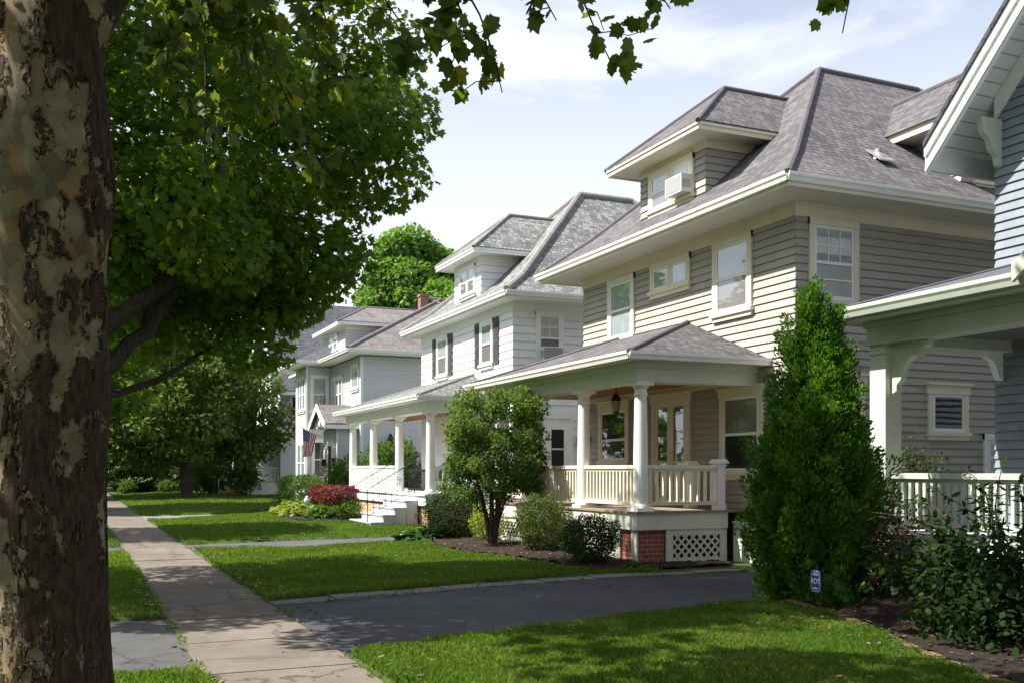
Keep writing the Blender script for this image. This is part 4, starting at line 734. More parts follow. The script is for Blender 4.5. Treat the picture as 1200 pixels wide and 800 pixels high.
# ================================================================ white gabled house further on
def fourth_house():
    X0, X1, Y0, Y1 = 10.8, 21.0, 57.0, 65.0
    h = thing('house', 'white gabled house with steep dark roof and white porch rail, farthest along the row', 'house', (X0, Y0, 0), 'houses along the sidewalk'); FR, SD = body(h, X0, X1, Y0, Y1, .2, 6.6, .13, M['vinyl_white'])
    yc = (Y0+Y1)/2; hh = (Y1-Y0)/2; zr = 11.6; m = MB(); siding(m, FR, 0, Y1-Y0, 6.6, zr-.3, .13, lambda z: ((z-6.6)/(zr-6.6)*hh, (Y1-Y0)-(z-6.6)/(zr-6.6)*hh)); m.build('gable', M['vinyl_white'], h)
    m = MB(); b = MB(); k = (zr-6.6)/hh
    for s in (-1, 1):
        e0 = yc+s*(hh+.55); ze = 6.6-.55*k; m.hexa([(X0-.5, e0, ze), (X1+.4, e0, ze), (X1+.4, yc, zr), (X0-.5, yc, zr)], [(X0-.5, e0, ze+.16), (X1+.4, e0, ze+.16), (X1+.4, yc, zr+.16), (X0-.5, yc, zr+.16)])
        b.hexa([(X0-.56, e0, ze-.12), (X0-.5, e0, ze-.12), (X0-.5, yc, zr-.12), (X0-.56, yc, zr-.12)], [(X0-.56, e0, ze+.2), (X0-.5, e0, ze+.2), (X0-.5, yc, zr+.2), (X0-.56, yc, zr+.2)]); b.box(X0-.5, X1+.4, e0-.02 if s > 0 else e0-.06, e0+.06 if s > 0 else e0+.02, ze-.1, ze+.1)
    m.build('roof', M['roof_slate'], h); b.build('barge_board', M['white'], h)
    window(h, FR, 1.2, 2.4, 4.3, 5.9, trim='white', upper='dark', lower='dark'); window(h, FR, 5, 6.2, 4.3, 5.9, trim='white', upper='dark', lower='dark'); window(h, SD, .5, 1.5, 4.3, 5.9, trim='white', upper='dark', lower='dark'); window(h, SD, 2.5, 3.5, 1.6, 3.1, trim='white', upper='dark', lower='dark')
    px = 9.2; m = MB(); m.box(px, X0-.02, Y0+.1, Y1, -.1, .9); m.build('porch_base', M['white'], h)
    for i, yy in enumerate((57.3, 59.8, 62.3, 64.8)):
        if i == 0: c0 = column(h, px+.15, yy, .9, 3.2, M['white'], .11, .09, n=12)
        else: dup(c0, h, (0, yy-57.3, 0))
    railing(h, (px+.25, 57.3), (X0-.03, 57.3), 1.0, 1.75, M['white'], .16, .06); railing(h, (px+.15, 57.4), (px+.15, 59.7), 1.0, 1.75, M['white'], .16, .06); railing(h, (px+.15, 62.4), (px+.15, 64.7), 1.0, 1.75, M['white'], .16, .06)
    m = MB(); m.box(px-.1, X0-.02, Y0+.05, Y1+.1, 3.2, 3.5); m.build('porch_beam', M['white'], h); m = MB(); shed_hip(m, px-.4, X0, Y0-.2, Y1+.4, 3.5, 4.3, 1.6, 1.6); m.build('porch_roof', M['roof_slate'], h); caps(M['ridge_slate'], h)
    m = MB()
    for i in range(4): m.box(px-.35*(i+1), px-.35*i, 60.0, 62.0, -.1, .72-.2*i)
    m.build('porch_steps', M['yellow_brick'], h)
    for yy in (60.05, 61.95): m = MB(); m.tube([(px-1.4, yy, .1), (px-1.4, yy, 1.0), (px, yy, 1.75)], .025, 6); m.build('hand_railing', M['white'], h)
fourth_house()
# ================================================================ blue house at the right
def blue_house():
    X0, X1, Y0, Y1 = 11.7, 21.0, 1.9, 9.9
    h = thing('house', 'blue-grey shingled house with white gable eave and sage porch beam, nearest on the right', 'house', (9.5, 9.9, 0), 'houses along the sidewalk')
    FR = Frame((X0, Y0, 0), (0, 1, 0), (-1, 0, 0)); m = MB(); g = .016; yc = (Y0+Y1)/2; hh = (Y1-Y0)/2; zr = 11.0; ze = 6.78; k = (zr-ze)/hh
    siding(m, FR, -g, Y1-Y0+g, .5, 6.75, .125); siding(m, FR, 0, Y1-Y0, 6.75, zr-.2, .125, lambda z: ((z-6.75)/k, (Y1-Y0)-(z-6.75)/k)); siding(m, Frame((X0, Y1, 0), (1, 0, 0), (0, 1, 0)), -g, X1-X0, .5, 6.75, .125); siding(m, Frame((X0, Y0, 0), (1, 0, 0), (0, -1, 0)), -g, X1-X0, .5, 6.75, .125); m.build('wall', M['blue_siding'], h)
    m = MB(); m.box(X0+.01, X1, Y0+.01, Y1-.01, -.2, .5); m.build('foundation', M['stone'], h)
    # steep gable roof, wide boxed rake towards the street
    ov = .66; xo = X0-ov; m = MB(); sf = MB(); bb = MB(); n = Vector((0, 0, 1))
    for s in (-1, 1):
        e0 = yc+s*(hh+.62); z0 = ze-.62*k; 
        m.hexa([(xo-.06, e0, z0+.02), (X1+.4, e0, z0+.02), (X1+.4, yc, zr+.02), (xo-.06, yc, zr+.02)], [(xo-.06, e0, z0+.1), (X1+.4, e0, z0+.1), (X1+.4, yc, zr+.1), (xo-.06, yc, zr+.1)])
        sf.hexa([(xo+.05, e0, z0-.05), (X1, e0, z0-.05), (X1, yc, zr-.05), (xo+.05, yc, zr-.05)], [(xo+.05, e0, z0), (X1, e0, z0), (X1, yc, zr), (xo+.05, yc, zr)])
        for o0, o1, a, b in ((-.0, .05, -.36, .0), (-.035, .0, -.12, .02), (-.018, .0, -.33, -.26)): bb.hexa([(xo+o0, e0, z0+a), (xo+o1, e0, z0+a), (xo+o1, yc, zr+a), (xo+o0, yc, zr+a)], [(xo+o0, e0, z0+b), (xo+o1, e0, z0+b), (xo+o1, yc, zr+b), (xo+o0, yc, zr+b)])
        bb.hexa([(xo+.02, e0-.03, z0-.3), (X1, e0-.03, z0-.3), (X1, e0+.03, z0-.3), (xo+.02, e0+.03, z0-.3)], [(xo+.02, e0-.03, z0+.03), (X1, e0-.03, z0+.03), (X1, e0+.03, z0+.03), (xo+.02, e0+.03, z0+.03)])
        # inner rake trim against the wall
        bb.hexa([(X0-.05, e0-s*.62, ze-.36), (X0-.001, e0-s*.62, ze-.36), (X0-.001, yc, zr-.36), (X0-.05, yc, zr-.36)], [(X0-.05, e0-s*.62, ze-.06), (X0-.001, e0-s*.62, ze-.06), (X0-.001, yc, zr-.06), (X0-.05, yc, zr-.06)])
    m.build('roof', M['roof_slate'], h); sf.build('soffit', bead_mat('white_rake_soffit', (.72, .73, .72), .14, 'z'), h); bb.build('barge_board', M['white'], h)
    # shaped bracket under the rake foot
    m = MB(); y_ = Y1-.1; prof = [(X0-.01, 5.75), (X0-.07, 5.78), (X0-.1, 5.9), (X0-.2, 5.98), (X0-.24, 6.1), (X0-.36, 6.2), (X0-.4, 6.4), (X0-.01, 6.4)]; m.hexa([(x, y_, z) for x, z in prof], [(x, y_+.09, z) for x, z in prof]); m.build('bracket', M['sage'], h)
    window(h, FR, 4.5, 5.7, 4.4, 6.0, trim='white', upper='blind', lower='screen'); window(h, FR, 2.0, 3.2, 4.4, 6.0, trim='white', upper='blind', lower='screen')
    window(h, FR, 4.2, 5.9, 1.5, 3.0, trim='white', upper='dark', lower='dark')
    # porch
    px, dz, py0, py1 = 9.46, .80, 2.0, 9.98
    m = MB(); m.box(px-.08, X0-.02, py0, py1+.06, dz-.04, dz); m.build('porch_floor', M['grey_paint'], h); m = MB(); m.box(px-.05, px, py0, py1+.03, .52, dz-.04); m.box(px, X0, py1-.02, py1+.03, .52, dz-.04); m.build('porch_fascia', M['white'], h)
    PF = Frame((px, py0, 0), (0, 1, 0), (-1, 0, 0)); m = MB()
    for a in np.arange(.1, py1-py0-.1, .1): m.fbox(PF, a, a+.055, -.06, -.03, .0, .52)
    sk = m.build('porch_skirt', M['sage'], h); m = MB(); m.fquad(PF, 0, py1-py0, -.2, -.1, .52); m.build('shade_backing', M['dark'], sk)  # near-black sheet behind the slats stands in for under-porch shade
    for i, yy in enumerate((9.82, 6.1, 2.4)):
        m = MB(); a = .135; x_ = px+.15; m.box(x_-a, x_+a, yy-a, yy+a, dz, 3.2); m.box(x_-a-.02, x_+a+.02, yy-a-.02, yy+a+.02, dz, dz+.16); m.box(x_-a-.015, x_+a+.015, yy-a-.015, yy+a+.015, 3.08, 3.14); m.build('porch_post', M['creamgreen'], h)
        for s in ((-1,) if i == 0 else (-1, 1)):
            m = MB(); pr = [(0, 3.2), (.62, 3.2), (.62, 3.13), (.5, 3.10), (.5, 3.02), (.36, 3.02), (.27, 2.96), (.2, 2.86), (.17, 2.74), (.1, 2.68), (.1, 2.6), (0, 2.56)]; m.hexa([(x_-.05, yy+s*(a+u_), z) for u_, z in pr], [(x_+.05, yy+s*(a+u_), z) for u_, z in pr]); m.build('porch_bracket', M['creamgreen'], h)
    m = MB(); pr = [(0, 3.2), (.3, 3.2), (.3, 3.13), (.2, 3.09), (.14, 3.0), (.08, 2.86), (0, 2.82)]; m.hexa([(X0-u_, 9.78, z) for u_, z in pr], [(X0-u_, 9.88, z) for u_, z in pr]); m.build('porch_bracket', M['white'], h)
    railing(h, (px+.15, 9.68), (px+.15, 6.24), dz+.1, 1.56, M['sage'], .112, .045, top=(.12, .07)); railing(h, (px+.15, 5.96), (px+.15, 2.54), dz+.1, 1.56, M['sage'], .112, .045, top=(.12, .07))
    m = MB(); m.box(px-.02, px+.32, py0, py1+.0, 3.2, 3.52); m.box(px+.32, X0, py1-.34, py1, 3.2, 3.52); m.box(px-.05, px-.02, py0, py1+.03, 3.2, 3.25); m.box(px-.05, px-.02, py0, py1+.03, 3.42, 3.5); m.build('porch_beam', M['sage'], h)
    m = MB(); m.box(px+.32, X0-.02, py0, py1-.34, 3.34, 3.38); m.build('porch_ceiling', M['ceil_grey'], h)
    xe, ye1 = 9.04, 10.28; m = MB(); m.box(xe+.02, px-.02, py0-.3, ye1-.02, 3.5, 3.53); m.box(px-.02, X0, py1, ye1-.02, 3.5, 3.53); m.build('porch_soffit', M['sage'], h)
    m = MB(); gutter_run(m, [(xe+.02, py0-.3, 3.64), (xe+.02, ye1-.02, 3.64), (X0, ye1-.02, 3.64)], .1, .12); m.box(xe+.03, xe+.06, py0-.3, ye1-.03, 3.5, 3.62); m.box(xe+.06, X0, ye1-.06, ye1-.03, 3.5, 3.62); m.build('porch_gutter', M['sage'], h)
    m = MB(); shed_hip(m, xe, X0, py0-.3, ye1, 3.65, 4.38, 2.0, .9, cap=.03); m.build('porch_roof', M['roof_slate'], h); caps(M['ridge_slate'], h)
    # little pediment over the porch steps
    m = MB(); b = MB(); ya, yb, zc = 3.6, 7.35, 5.0; ym = (ya+yb)/2
    for s, e0 in ((-1, ya), (1, yb)):
        m.hexa([(8.95, e0, 3.64), (11.2, e0, 3.64), (11.2, ym, zc), (8.95, ym, zc)], [(8.95, e0, 3.72), (11.2, e0, 3.72), (11.2, ym, zc+.08), (8.95, ym, zc+.08)]); b.hexa([(8.9, e0, 3.54), (8.95, e0, 3.54), (8.95, ym, zc-.1), (8.9, ym, zc-.1)], [(8.9, e0, 3.73), (8.95, e0, 3.73), (8.95, ym, zc+.09), (8.9, ym, zc+.09)])
    pr = m.build('pediment_roof', M['roof_slate'], h); b.poly([(9.1, ya+.1, 3.6), (9.1, yb-.1, 3.6), (9.1, ym, zc-.1)]); b.build('barge_board', M['creamgreen'], pr)
    return h
blue_house()
# ================================================================ foliage kit
T_HEX = np.array([(0, 0), (.26, .22), (.3, .5), (.17, .8), (0, 1.0), (-.17, .8), (-.3, .5), (-.26, .22)])
T_DIA = np.array([(0, 0), (.3, .45), (0, 1.0), (-.3, .45)])
T_MAPLE = np.array([(0, 0), (.22, -.02), (.5, .16), (.34, .36), (.56, .62), (.22, .62), (0, 1.0), (-.22, .62), (-.56, .62), (-.34, .36), (-.5, .16), (-.22, -.02)])
T_SYC = np.array([(0, 0), (.16, -.08), (.44, .06), (.40, .20), (.62, .40), (.46, .48), (.50, .68), (.26, .66), (.16, .84), (0, 1.02), (-.14, .82), (-.28, .68), (-.52, .66), (-.46, .46), (-.60, .38), (-.40, .2), (-.44, .05), (-.16, -.08)])
T_FROND = np.array([(0, 0), (.16, .16), (.10, .22), (.26, .40), (.14, .44), (.27, .66), (.13, .66), (.18, .86), (0, 1.0), (-.18, .86), (-.13, .66), (-.27, .66), (-.14, .44), (-.26, .40), (-.10, .22), (-.16, .16)])
def unit(a): return a/np.maximum(np.linalg.norm(a, axis=1, keepdims=True), 1e-9)
def leaves(pos, size, tmpl, axis, normal, fold=.22, curl=.15):
    """leaf polygons: stalk at pos, pointing along axis, facing normal"""
    n = len(pos); k = len(tmpl); y = unit(axis); z = normal - (normal*y).sum(1, keepdims=True)*y; z = unit(z); x = np.cross(y, z)
    tx = tmpl[:, 0][None, :, None]; ty = tmpl[:, 1][None, :, None]; tz = -np.abs(tx)*fold - curl*ty*ty
    s = np.asarray(size).reshape(-1, 1, 1); v = pos[:, None, :] + s*(tx*x[:, None, :] + ty*y[:, None, :] + tz*z[:, None, :])
    return v.reshape(-1, 3), np.arange(n*k).reshape(n, k)
def rnd(n): return RNG.normal(size=(n, 3))
def clump_leaves(centers, radii, counts, size, tmpl, up=.7, droop=.25, flat=.7, shell=.5, sizevar=.3, out=.5, **kw):
    P = []; O = []
    for c, r, k in zip(centers, radii, counts):
        d = unit(rnd(k)); rr = RNG.uniform(0, 1, (k, 1))**(1/3*(1-shell)+.08); off = d*rr*r*np.array([1, 1, flat]); P.append(c+off); O.append(d)
    P = np.concatenate(P); O = np.concatenate(O); n = len(P)
    nrm = unit(O*out + np.array([0, 0, up]) + rnd(n)*.45); ax = unit(O*.6 + rnd(n)*.6 - np.array([0, 0, droop]))
    return leaves(P, size*(1+sizevar*RNG.uniform(-1, 1, n)), tmpl, ax, nrm, **kw)
def spread(n, fn, mind, tries=40):
    pts = []
    for _ in range(n*tries):
        if len(pts) >= n: break
        p = fn()
        if p is None: continue
        if all(np.sum((p-q)**2) > mind**2 for q in pts): pts.append(p)
    return np.array(pts)
def ell(c, r, rmin=.0):
    def f():
        d = RNG.normal(size=3); d /= np.linalg.norm(d); q = RNG.uniform(rmin**3, 1)**(1/3); return np.array(c)+d*q*np.array(r)
    return f
def wig(a, b, n, amp, sag=0.):
    a = np.array(a, float); b = np.array(b, float); L_ = np.linalg.norm(b-a); pts = []; o = RNG.normal(size=3)*amp*L_; o2 = RNG.normal(size=3)*amp*L_*.5
    for i in range(n+1): f = i/n; pts.append(a+(b-a)*f+o*math.sin(f*math.pi)+o2*math.sin(f*2*math.pi)+np.array([0, 0, -sag*L_*math.sin(f*math.pi)]))
    return pts
def limbs(m, trunk_pts, targets, r0, rt=.012, amp=.08, n=7, hub=3):
    """limbs from the trunk to every clump, with shared forks"""
    tp = [np.array(p, float) for p in trunk_pts]; T = np.array(targets)
    forks = [tp[-1]]+([tp[-2]] if len(tp) > 2 else [])
    order = np.argsort([np.linalg.norm(t-tp[-1]) for t in T]); nodes = [(p, r0*.6) for p in forks]
    for i in order:
        t = T[i]; best = min(nodes, key=lambda q: np.linalg.norm(q[0]-t)+.35*max(0, q[0][2]-t[2])); d = np.linalg.norm(best[0]-t); r = min(best[1]*.85, .018+.022*d)
        pts = wig(best[0], t, 6, amp); m.tube(pts, [r+(rt-r)*k/6 for k in range(7)], n, False)
        nodes.append((np.array(pts[3]), r*.75)); nodes.append((np.array(pts[5]), r*.5))
M['bark'] = bark_mat('dark_tree_bark', (.02, .015, .012), (.085, .07, .055)); M['twig'] = bark_mat('shrub_twig', (.03, .02, .015), (.10, .075, .055), 20, 20)
M['maple'] = leaf_mat('maple_leaf', (.048, .115, .018), (.14, .235, .034), (.27, .29, .045), .52, spec=.25)
M['lightmaple'] = leaf_mat('bright_maple_leaf', (.06, .14, .025), (.13, .25, .04), (.18, .29, .06), .4)
M['sycleaf'] = leaf_mat('sycamore_leaf', (.035, .07, .014), (.09, .14, .024), (.22, .24, .035), .48, spec=.25)
M['far_leaf'] = leaf_mat('far_leaf', (.04, .085, .018), (.09, .15, .03), (.14, .19, .045), .4, rough=.6, spec=.12)
M['crab'] = leaf_mat('small_tree_leaf', (.05, .095, .026), (.12, .175, .045), (.19, .21, .07), .4, rough=.6, spec=.12)
M['shrub'] = leaf_mat('shrub_leaf', (.045, .095, .022), (.11, .18, .04), (.20, .24, .07), .38, rough=.6, spec=.12)
M['box'] = leaf_mat('boxwood_leaf', (.012, .032, .008), (.035, .065, .014), (.06, .09, .02), .22, rough=.6, spec=.12)
M['boxlight'] = leaf_mat('light_boxwood_leaf', (.04, .065, .014), (.09, .125, .03), (.14, .16, .05), .25, rough=.6, spec=.12)
M['arb'] = leaf_mat('arborvitae_spray', (.022, .08, .010), (.08, .19, .022), (.22, .36, .045), .35, spec=.15, rough=.6, nscale=3.5)
M['barberry'] = leaf_mat('barberry_leaf', (.07, .012, .014), (.16, .028, .022), (.22, .07, .03), .3, (1.6, .9, .6))
M['gold'] = leaf_mat('yellow_green_leaf', (.10, .16, .015), (.22, .28, .03), (.32, .32, .05), .35)
M['green'] = leaf_mat('fresh_green_leaf', (.04, .09, .014), (.085, .17, .025), (.12, .2, .04), .35, rough=.6, spec=.12)
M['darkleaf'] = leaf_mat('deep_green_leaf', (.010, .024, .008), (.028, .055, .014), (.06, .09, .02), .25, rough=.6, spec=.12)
M['dead'] = leaf_mat('withered_leaf', (.05, .026, .018), (.12, .07, .045), (.16, .1, .06), .15, (1.2, 1, .7), rough=.6, spec=.12)
M['hosta'] = leaf_mat('hosta_leaf', (.02, .055, .014), (.04, .09, .022), (.07, .12, .03), .25, rough=.35)
def tree(name, label, base, trunk, radii, centers, crad, counts, size, tmpl, leafm, group=None, lim=.18, barkm=None, extra=None, cat='tree', **kw):
    t = thing(name, label, cat, base, group); m = MB(); m.tube(trunk, radii, 14, True)
    limbs(m, trunk, centers, radii[-1], amp=lim*.5); 
    if extra: extra(m)
    m.build('trunk', barkm or M['bark'], t, True, base)
    v, f = clump_leaves(centers, crad, counts, size, tmpl, **kw); np_mesh('crown', v, f, leafm, t, base); return t
def gz(x, y): return float(ground_z(np.array([x]), np.array([y]), np.array([False]))[0])
# ---------------------------------------------------------------- the big sycamore beside the camera
def sycamore():
    bx, by = -.10, 6.05; t = thing('sycamore_tree', 'huge sycamore with mottled cream and dark flaking bark, filling the left edge', 'tree', (bx, by, 0))
    nz, na = 760, 400; zs = np.linspace(-.1, 5.6, nz); an = np.linspace(0, 2*math.pi, na, endpoint=False); A, Z = np.meshgrid(an, zs)
    rad = .280+.03*np.exp(-((Z-3.2)/.35)**2)*(.4+.9*np.cos(A+.35)**2)+.05*np.exp(-Z/.35)*(1+.4*np.sin(5*A))+.012*np.sin(3*A+1.2*Z)+.008*np.sin(2*A-2.1*Z+1)+.03*smooth01((Z-4.3)/1.3)*(1+np.cos(2*A))
    rad += .010*np.sin(7*A+3*np.sin(1.7*Z))*np.sin(2.3*Z+A)
    lx = -.02*np.sin(Z*.9)+.0*Z; ly = .03*np.sin(Z*.6); v = np.stack([bx+lx+rad*np.cos(A), by+ly+rad*np.sin(A), Z], -1).reshape(-1, 3)
    I = np.arange(nz*na).reshape(nz, na); J = np.roll(I, -1, 1); f = np.stack([I[:-1], J[:-1], J[1:], I[1:]], -1).reshape(-1, 4)
    mt, tt, b = newmat('sycamore_bark'); lk = tt.links.new; geo = N(tt, 'ShaderNodeNewGeometry')
    mp1 = N(tt, 'ShaderNodeMapping'); mp1.inputs['Scale'].default_value = (3.2, 3.2, 1.75); lk(geo.outputs['Position'], mp1.inputs[0])
    wn = N(tt, 'ShaderNodeTexNoise', i_Scale=4.0, i_Detail=9.0, i_Roughness=.68); lk(geo.outputs['Position'], wn.inputs[0]); wa = N(tt, 'ShaderNodeVectorMath', operation='MULTIPLY_ADD'); wa.inputs[1].default_value = (.7, .7, .95); lk(wn.outputs['Color'], wa.inputs[0]); lk(mp1.outputs[0], wa.inputs[2])
    v1 = N(tt, 'ShaderNodeTexVoronoi', i_Scale=2.1); lk(wa.outputs[0], v1.inputs['Vector']); v2 = N(tt, 'ShaderNodeTexVoronoi', i_Scale=3.4); lk(wa.outputs[0], v2.inputs['Vector'])
    s1 = N(tt, 'ShaderNodeSeparateColor'); lk(v1.outputs['Color'], s1.inputs[0]); s2 = N(tt, 'ShaderNodeSeparateColor'); lk(v2.outputs['Color'], s2.inputs[0])
    # ragged plates of old dark bark, thickened towards right and foot to paint in shade
    sp = N(tt, 'ShaderNodeSeparateXYZ'); lk(geo.outputs['Position'], sp.inputs[0])
    fx = N(tt, 'ShaderNodeMapRange'); fx.inputs[1].default_value = -.42; fx.inputs[2].default_value = .2; fx.inputs[3].default_value = -.16; fx.inputs[4].default_value = .15; lk(sp.outputs[0], fx.inputs[0])
    fz = N(tt, 'ShaderNodeMapRange'); fz.inputs[1].default_value = .6; fz.inputs[2].default_value = 2.3; fz.inputs[3].default_value = .26; fz.inputs[4].default_value = 0; lk(sp.outputs[2], fz.inputs[0])
    n5 = N(tt, 'ShaderNodeTexNoise', i_Scale=1.0, i_Detail=8.0, i_Roughness=.66); mp5 = N(tt, 'ShaderNodeMapping'); mp5.inputs['Scale'].default_value = (5.5, 5.5, 1.9); lk(geo.outputs['Position'], mp5.inputs[0]); lk(mp5.outputs[0], n5.inputs[0])
    a1 = N(tt, 'ShaderNodeMath', operation='ADD'); lk(fx.outputs[0], a1.inputs[0]); lk(fz.outputs[0], a1.inputs[1]); a2 = N(tt, 'ShaderNodeMath', operation='ADD'); lk(a1.outputs[0], a2.inputs[0])
    n5s = N(tt, 'ShaderNodeMath', operation='MULTIPLY_ADD'); n5s.inputs[1].default_value = 2.1; n5s.inputs[2].default_value = -.76; lk(n5.outputs[0], n5s.inputs[0]); lk(n5s.outputs[0], a2.inputs[1])
    v1s = N(tt, 'ShaderNodeMath', operation='MULTIPLY_ADD'); v1s.inputs[1].default_value = .5; v1s.inputs[2].default_value = -.12; lk(s1.outputs[0], v1s.inputs[0]); a3 = N(tt, 'ShaderNodeMath', operation='ADD'); lk(a2.outputs[0], a3.inputs[0]); lk(v1s.outputs[0], a3.inputs[1])
    dk = N(tt, 'ShaderNodeMapRange'); dk.inputs[1].default_value = .494; dk.inputs[2].default_value = .502; lk(a3.outputs[0], dk.inputs[0])
    pale = N(tt, 'ShaderNodeValToRGB'); pale.color_ramp.interpolation = 'CONSTANT'; e = pale.color_ramp.elements; e[0].color = rgb((.225, .18, .11)); e[1].color = rgb((.22, .14, .07)); e[1].position = .84
    for p_, c_ in ((.3, (.165, .14, .085)), (.5, (.20, .16, .10)), (.68, (.13, .105, .062))): q = e.new(p_); q.color = rgb(c_)
    lk(s2.outputs[1], pale.inputs[0]); pn = N(tt, 'ShaderNodeTexNoise', i_Scale=7.0, i_Detail=6.0); lk(geo.outputs['Position'], pn.inputs[0]); pr = N(tt, 'ShaderNodeMapRange'); pr.inputs[1].default_value = .25; pr.inputs[2].default_value = .75; pr.inputs[3].default_value = .55; pr.inputs[4].default_value = 1.2; lk(pn.outputs[0], pr.inputs[0]); pm = N(tt, 'ShaderNodeVectorMath', operation='SCALE'); lk(pale.outputs[0], pm.inputs[0]); lk(pr.outputs[0], pm.inputs['Scale'])
    mpd = N(tt, 'ShaderNodeMapping'); mpd.inputs['Scale'].default_value = (28, 28, 7); lk(geo.outputs['Position'], mpd.inputs[0]); dn = N(tt, 'ShaderNodeTexNoise', i_Scale=1.4, i_Detail=8.0, i_Roughness=.72); lk(mpd.outputs[0], dn.inputs[0]); dc = N(tt, 'ShaderNodeValToRGB'); dc.color_ramp.elements[0].color = rgb((.022, .014, .009)); dc.color_ramp.elements[1].color = rgb((.125, .08, .05)); dc.color_ramp.elements[0].position = .35; dc.color_ramp.elements[1].position = .72; lk(dn.outputs[0], dc.inputs[0])
    fk = N(tt, 'ShaderNodeTexVoronoi', i_Scale=4.2); lk(wa.outputs[0], fk.inputs['Vector']); fs = N(tt, 'ShaderNodeSeparateColor'); lk(fk.outputs['Color'], fs.inputs[0]); fg = N(tt, 'ShaderNodeMath', operation='GREATER_THAN'); fg.inputs[1].default_value = .9; lk(fs.outputs[2], fg.inputs[0]); fm = N(tt, 'ShaderNodeMath', operation='MAXIMUM'); lk(dk.outputs[0], fm.inputs[0]); lk(fg.outputs[0], fm.inputs[1])
    mx = N(tt, 'ShaderNodeMixRGB'); lk(fm.outputs[0], mx.inputs[0]); lk(pm.outputs[0], mx.inputs[1]); lk(dc.outputs[0], mx.inputs[2]); lk(mx.outputs[0], b.inputs['Base Color']); b.inputs['Roughness'].default_value = .85; b.inputs['Specular IOR Level'].default_value = .2
    hb = N(tt, 'ShaderNodeMath', operation='MULTIPLY_ADD'); hb.inputs[1].default_value = .7; lk(dn.outputs[0], hb.inputs[0]); hd = N(tt, 'ShaderNodeMath', operation='MULTIPLY'); lk(hb.outputs[0], hd.inputs[0]); lk(fm.outputs[0], hd.inputs[1]); hp = N(tt, 'ShaderNodeMath', operation='MULTIPLY_ADD'); hp.inputs[1].default_value = .12; lk(s2.outputs[1], hp.inputs[0]); lk(hd.outputs[0], hp.inputs[2]); hb.inputs[2].default_value = .5
    bp = N(tt, 'ShaderNodeBump', i_Strength=1.0, i_Distance=.045); lk(hp.outputs[0], bp.inputs['Height']); lk(bp.outputs[0], b.inputs['Normal'])
    dsp = N(tt, 'ShaderNodeDisplacement', i_Midlevel=.35, i_Scale=.02); lk(hp.outputs[0], dsp.inputs['Height']); lk(dsp.outputs[0], tt.nodes['Material Output'].inputs['Displacement']); mt.displacement_method = 'BOTH'
    np_mesh('trunk', v, f, mt, t, (bx, by, 0), smooth=True)
    # limbs above the picture and one fork to the right
    m = MB(); top = np.array([bx, by, 5.5]); ends = [(1.9, 7.3, 8.6), (-1.5, 7.0, 8.8), (.6, 4.2, 9.0), (-.9, 4.6, 8.5), (.1, 6.4, 10.5)]
    m.tube([(bx-.04, by, 3.3), (bx+.0, by-.02, 3.7), (bx+.08, by-.05, 4.0), (bx+.2, by-.08, 4.32), (bx+.42, by-.1, 4.7), (bx+.8, by+.0, 5.3), (1.6, 6.5, 7.0), (2.5, 7.0, 8.6)], [.2, .21, .205, .2, .19, .17, .12, .06], 24)
    for e_ in ends: p = wig(top-np.array([0, 0, .5]), e_, 6, .07); m.tube(p, [.16-.018*i for i in range(7)], 10)
    m.build('limb', mt, t, True, (bx, by, 0))
    # hanging shoots: a branch with drooping twigs and their leaves
    P = []; AX = []; NR = []
    def shoot(a, b, nside, lsz=.115, tw=.35, spread_=1.0):
        m = MB(); p = wig(a, b, 8, .05, -.05); m.tube(p, [.016-.0015*i for i in range(9)], 5, False)
        for i in range(nside):
            f = RNG.uniform(.25, 1.0); k = min(int(f*8), 7); q = np.array(p[k])*(1-(f*8-k))+np.array(p[k+1])*(f*8-k)
            d = unit((rnd(1)*np.array([1, 1, .5])*spread_+np.array([0, 0, -.45])))[0]; l = tw*RNG.uniform(.4, 1.1); e2 = q+d*l; w2 = wig(q, e2, 3, .1); m.tube(w2, [.006, .005, .004, .003], 4, False)
            for j in range(RNG.integers(4, 8)):
                g_ = RNG.uniform(.25, 1.05); s_ = q+d*l*g_; P.append(s_+RNG.normal(size=3)*.03); AX.append(unit(rnd(1)*.7+np.array([0, 0, -.55])+d*.5)[0]); NR.append(unit(rnd(1)*.75+np.array([0, 0, .45]))[0])
        m.build('branch', M['bark'], t, True)
    # droops that show against the sky (right of the crown) and over the dark canopy
    for a, b, k in (((1.5, 6.9, 5.9), (2.05, 6.2, 4.30), 12), ((1.9, 6.9, 5.7), (2.35, 6.15, 4.35), 10), ((2.1, 6.9, 5.9), (2.62, 6.1, 4.02), 9), ((3.0, 6.6, 6.0), (2.9, 5.85, 4.45), 14), ((3.1, 6.5, 6.0), (3.25, 5.75, 4.2), 13), ((3.4, 6.4, 6.0), (3.55, 5.5, 4.5), 9), ((4.6, 5.7, 6.0), (4.62, 5.1, 4.52), 8),
                    ((.6, 7.4, 5.9), (.75, 7.1, 4.5), 16), ((.9, 7.4, 5.8), (1.15, 7.0, 3.95), 18), ((1.2, 7.2, 5.9), (1.6, 6.6, 4.15), 16), ((.5, 7.6, 5.6), (.6, 7.5, 4.4), 14), ((1.1, 8.2, 6), (1.5, 8.1, 4.4), 16), ((1.6, 7.9, 6), (2.0, 7.8, 4.6), 14), ((.7, 8.0, 6), (.95, 8.3, 3.9), 14), ((1.3, 7.6, 6), (1.75, 7.3, 3.75), 12)):
        shoot(np.array(a), np.array(b)+np.array([0, 0, (.09 if b[0] > 1.9 else 0) if b[0] < 4 else -.06]), k)
    n = len(P); v1_, f1_ = leaves(np.array(P), RNG.uniform(.055, .145, n), T_SYC, np.array(AX), np.array(NR), .18, .2)
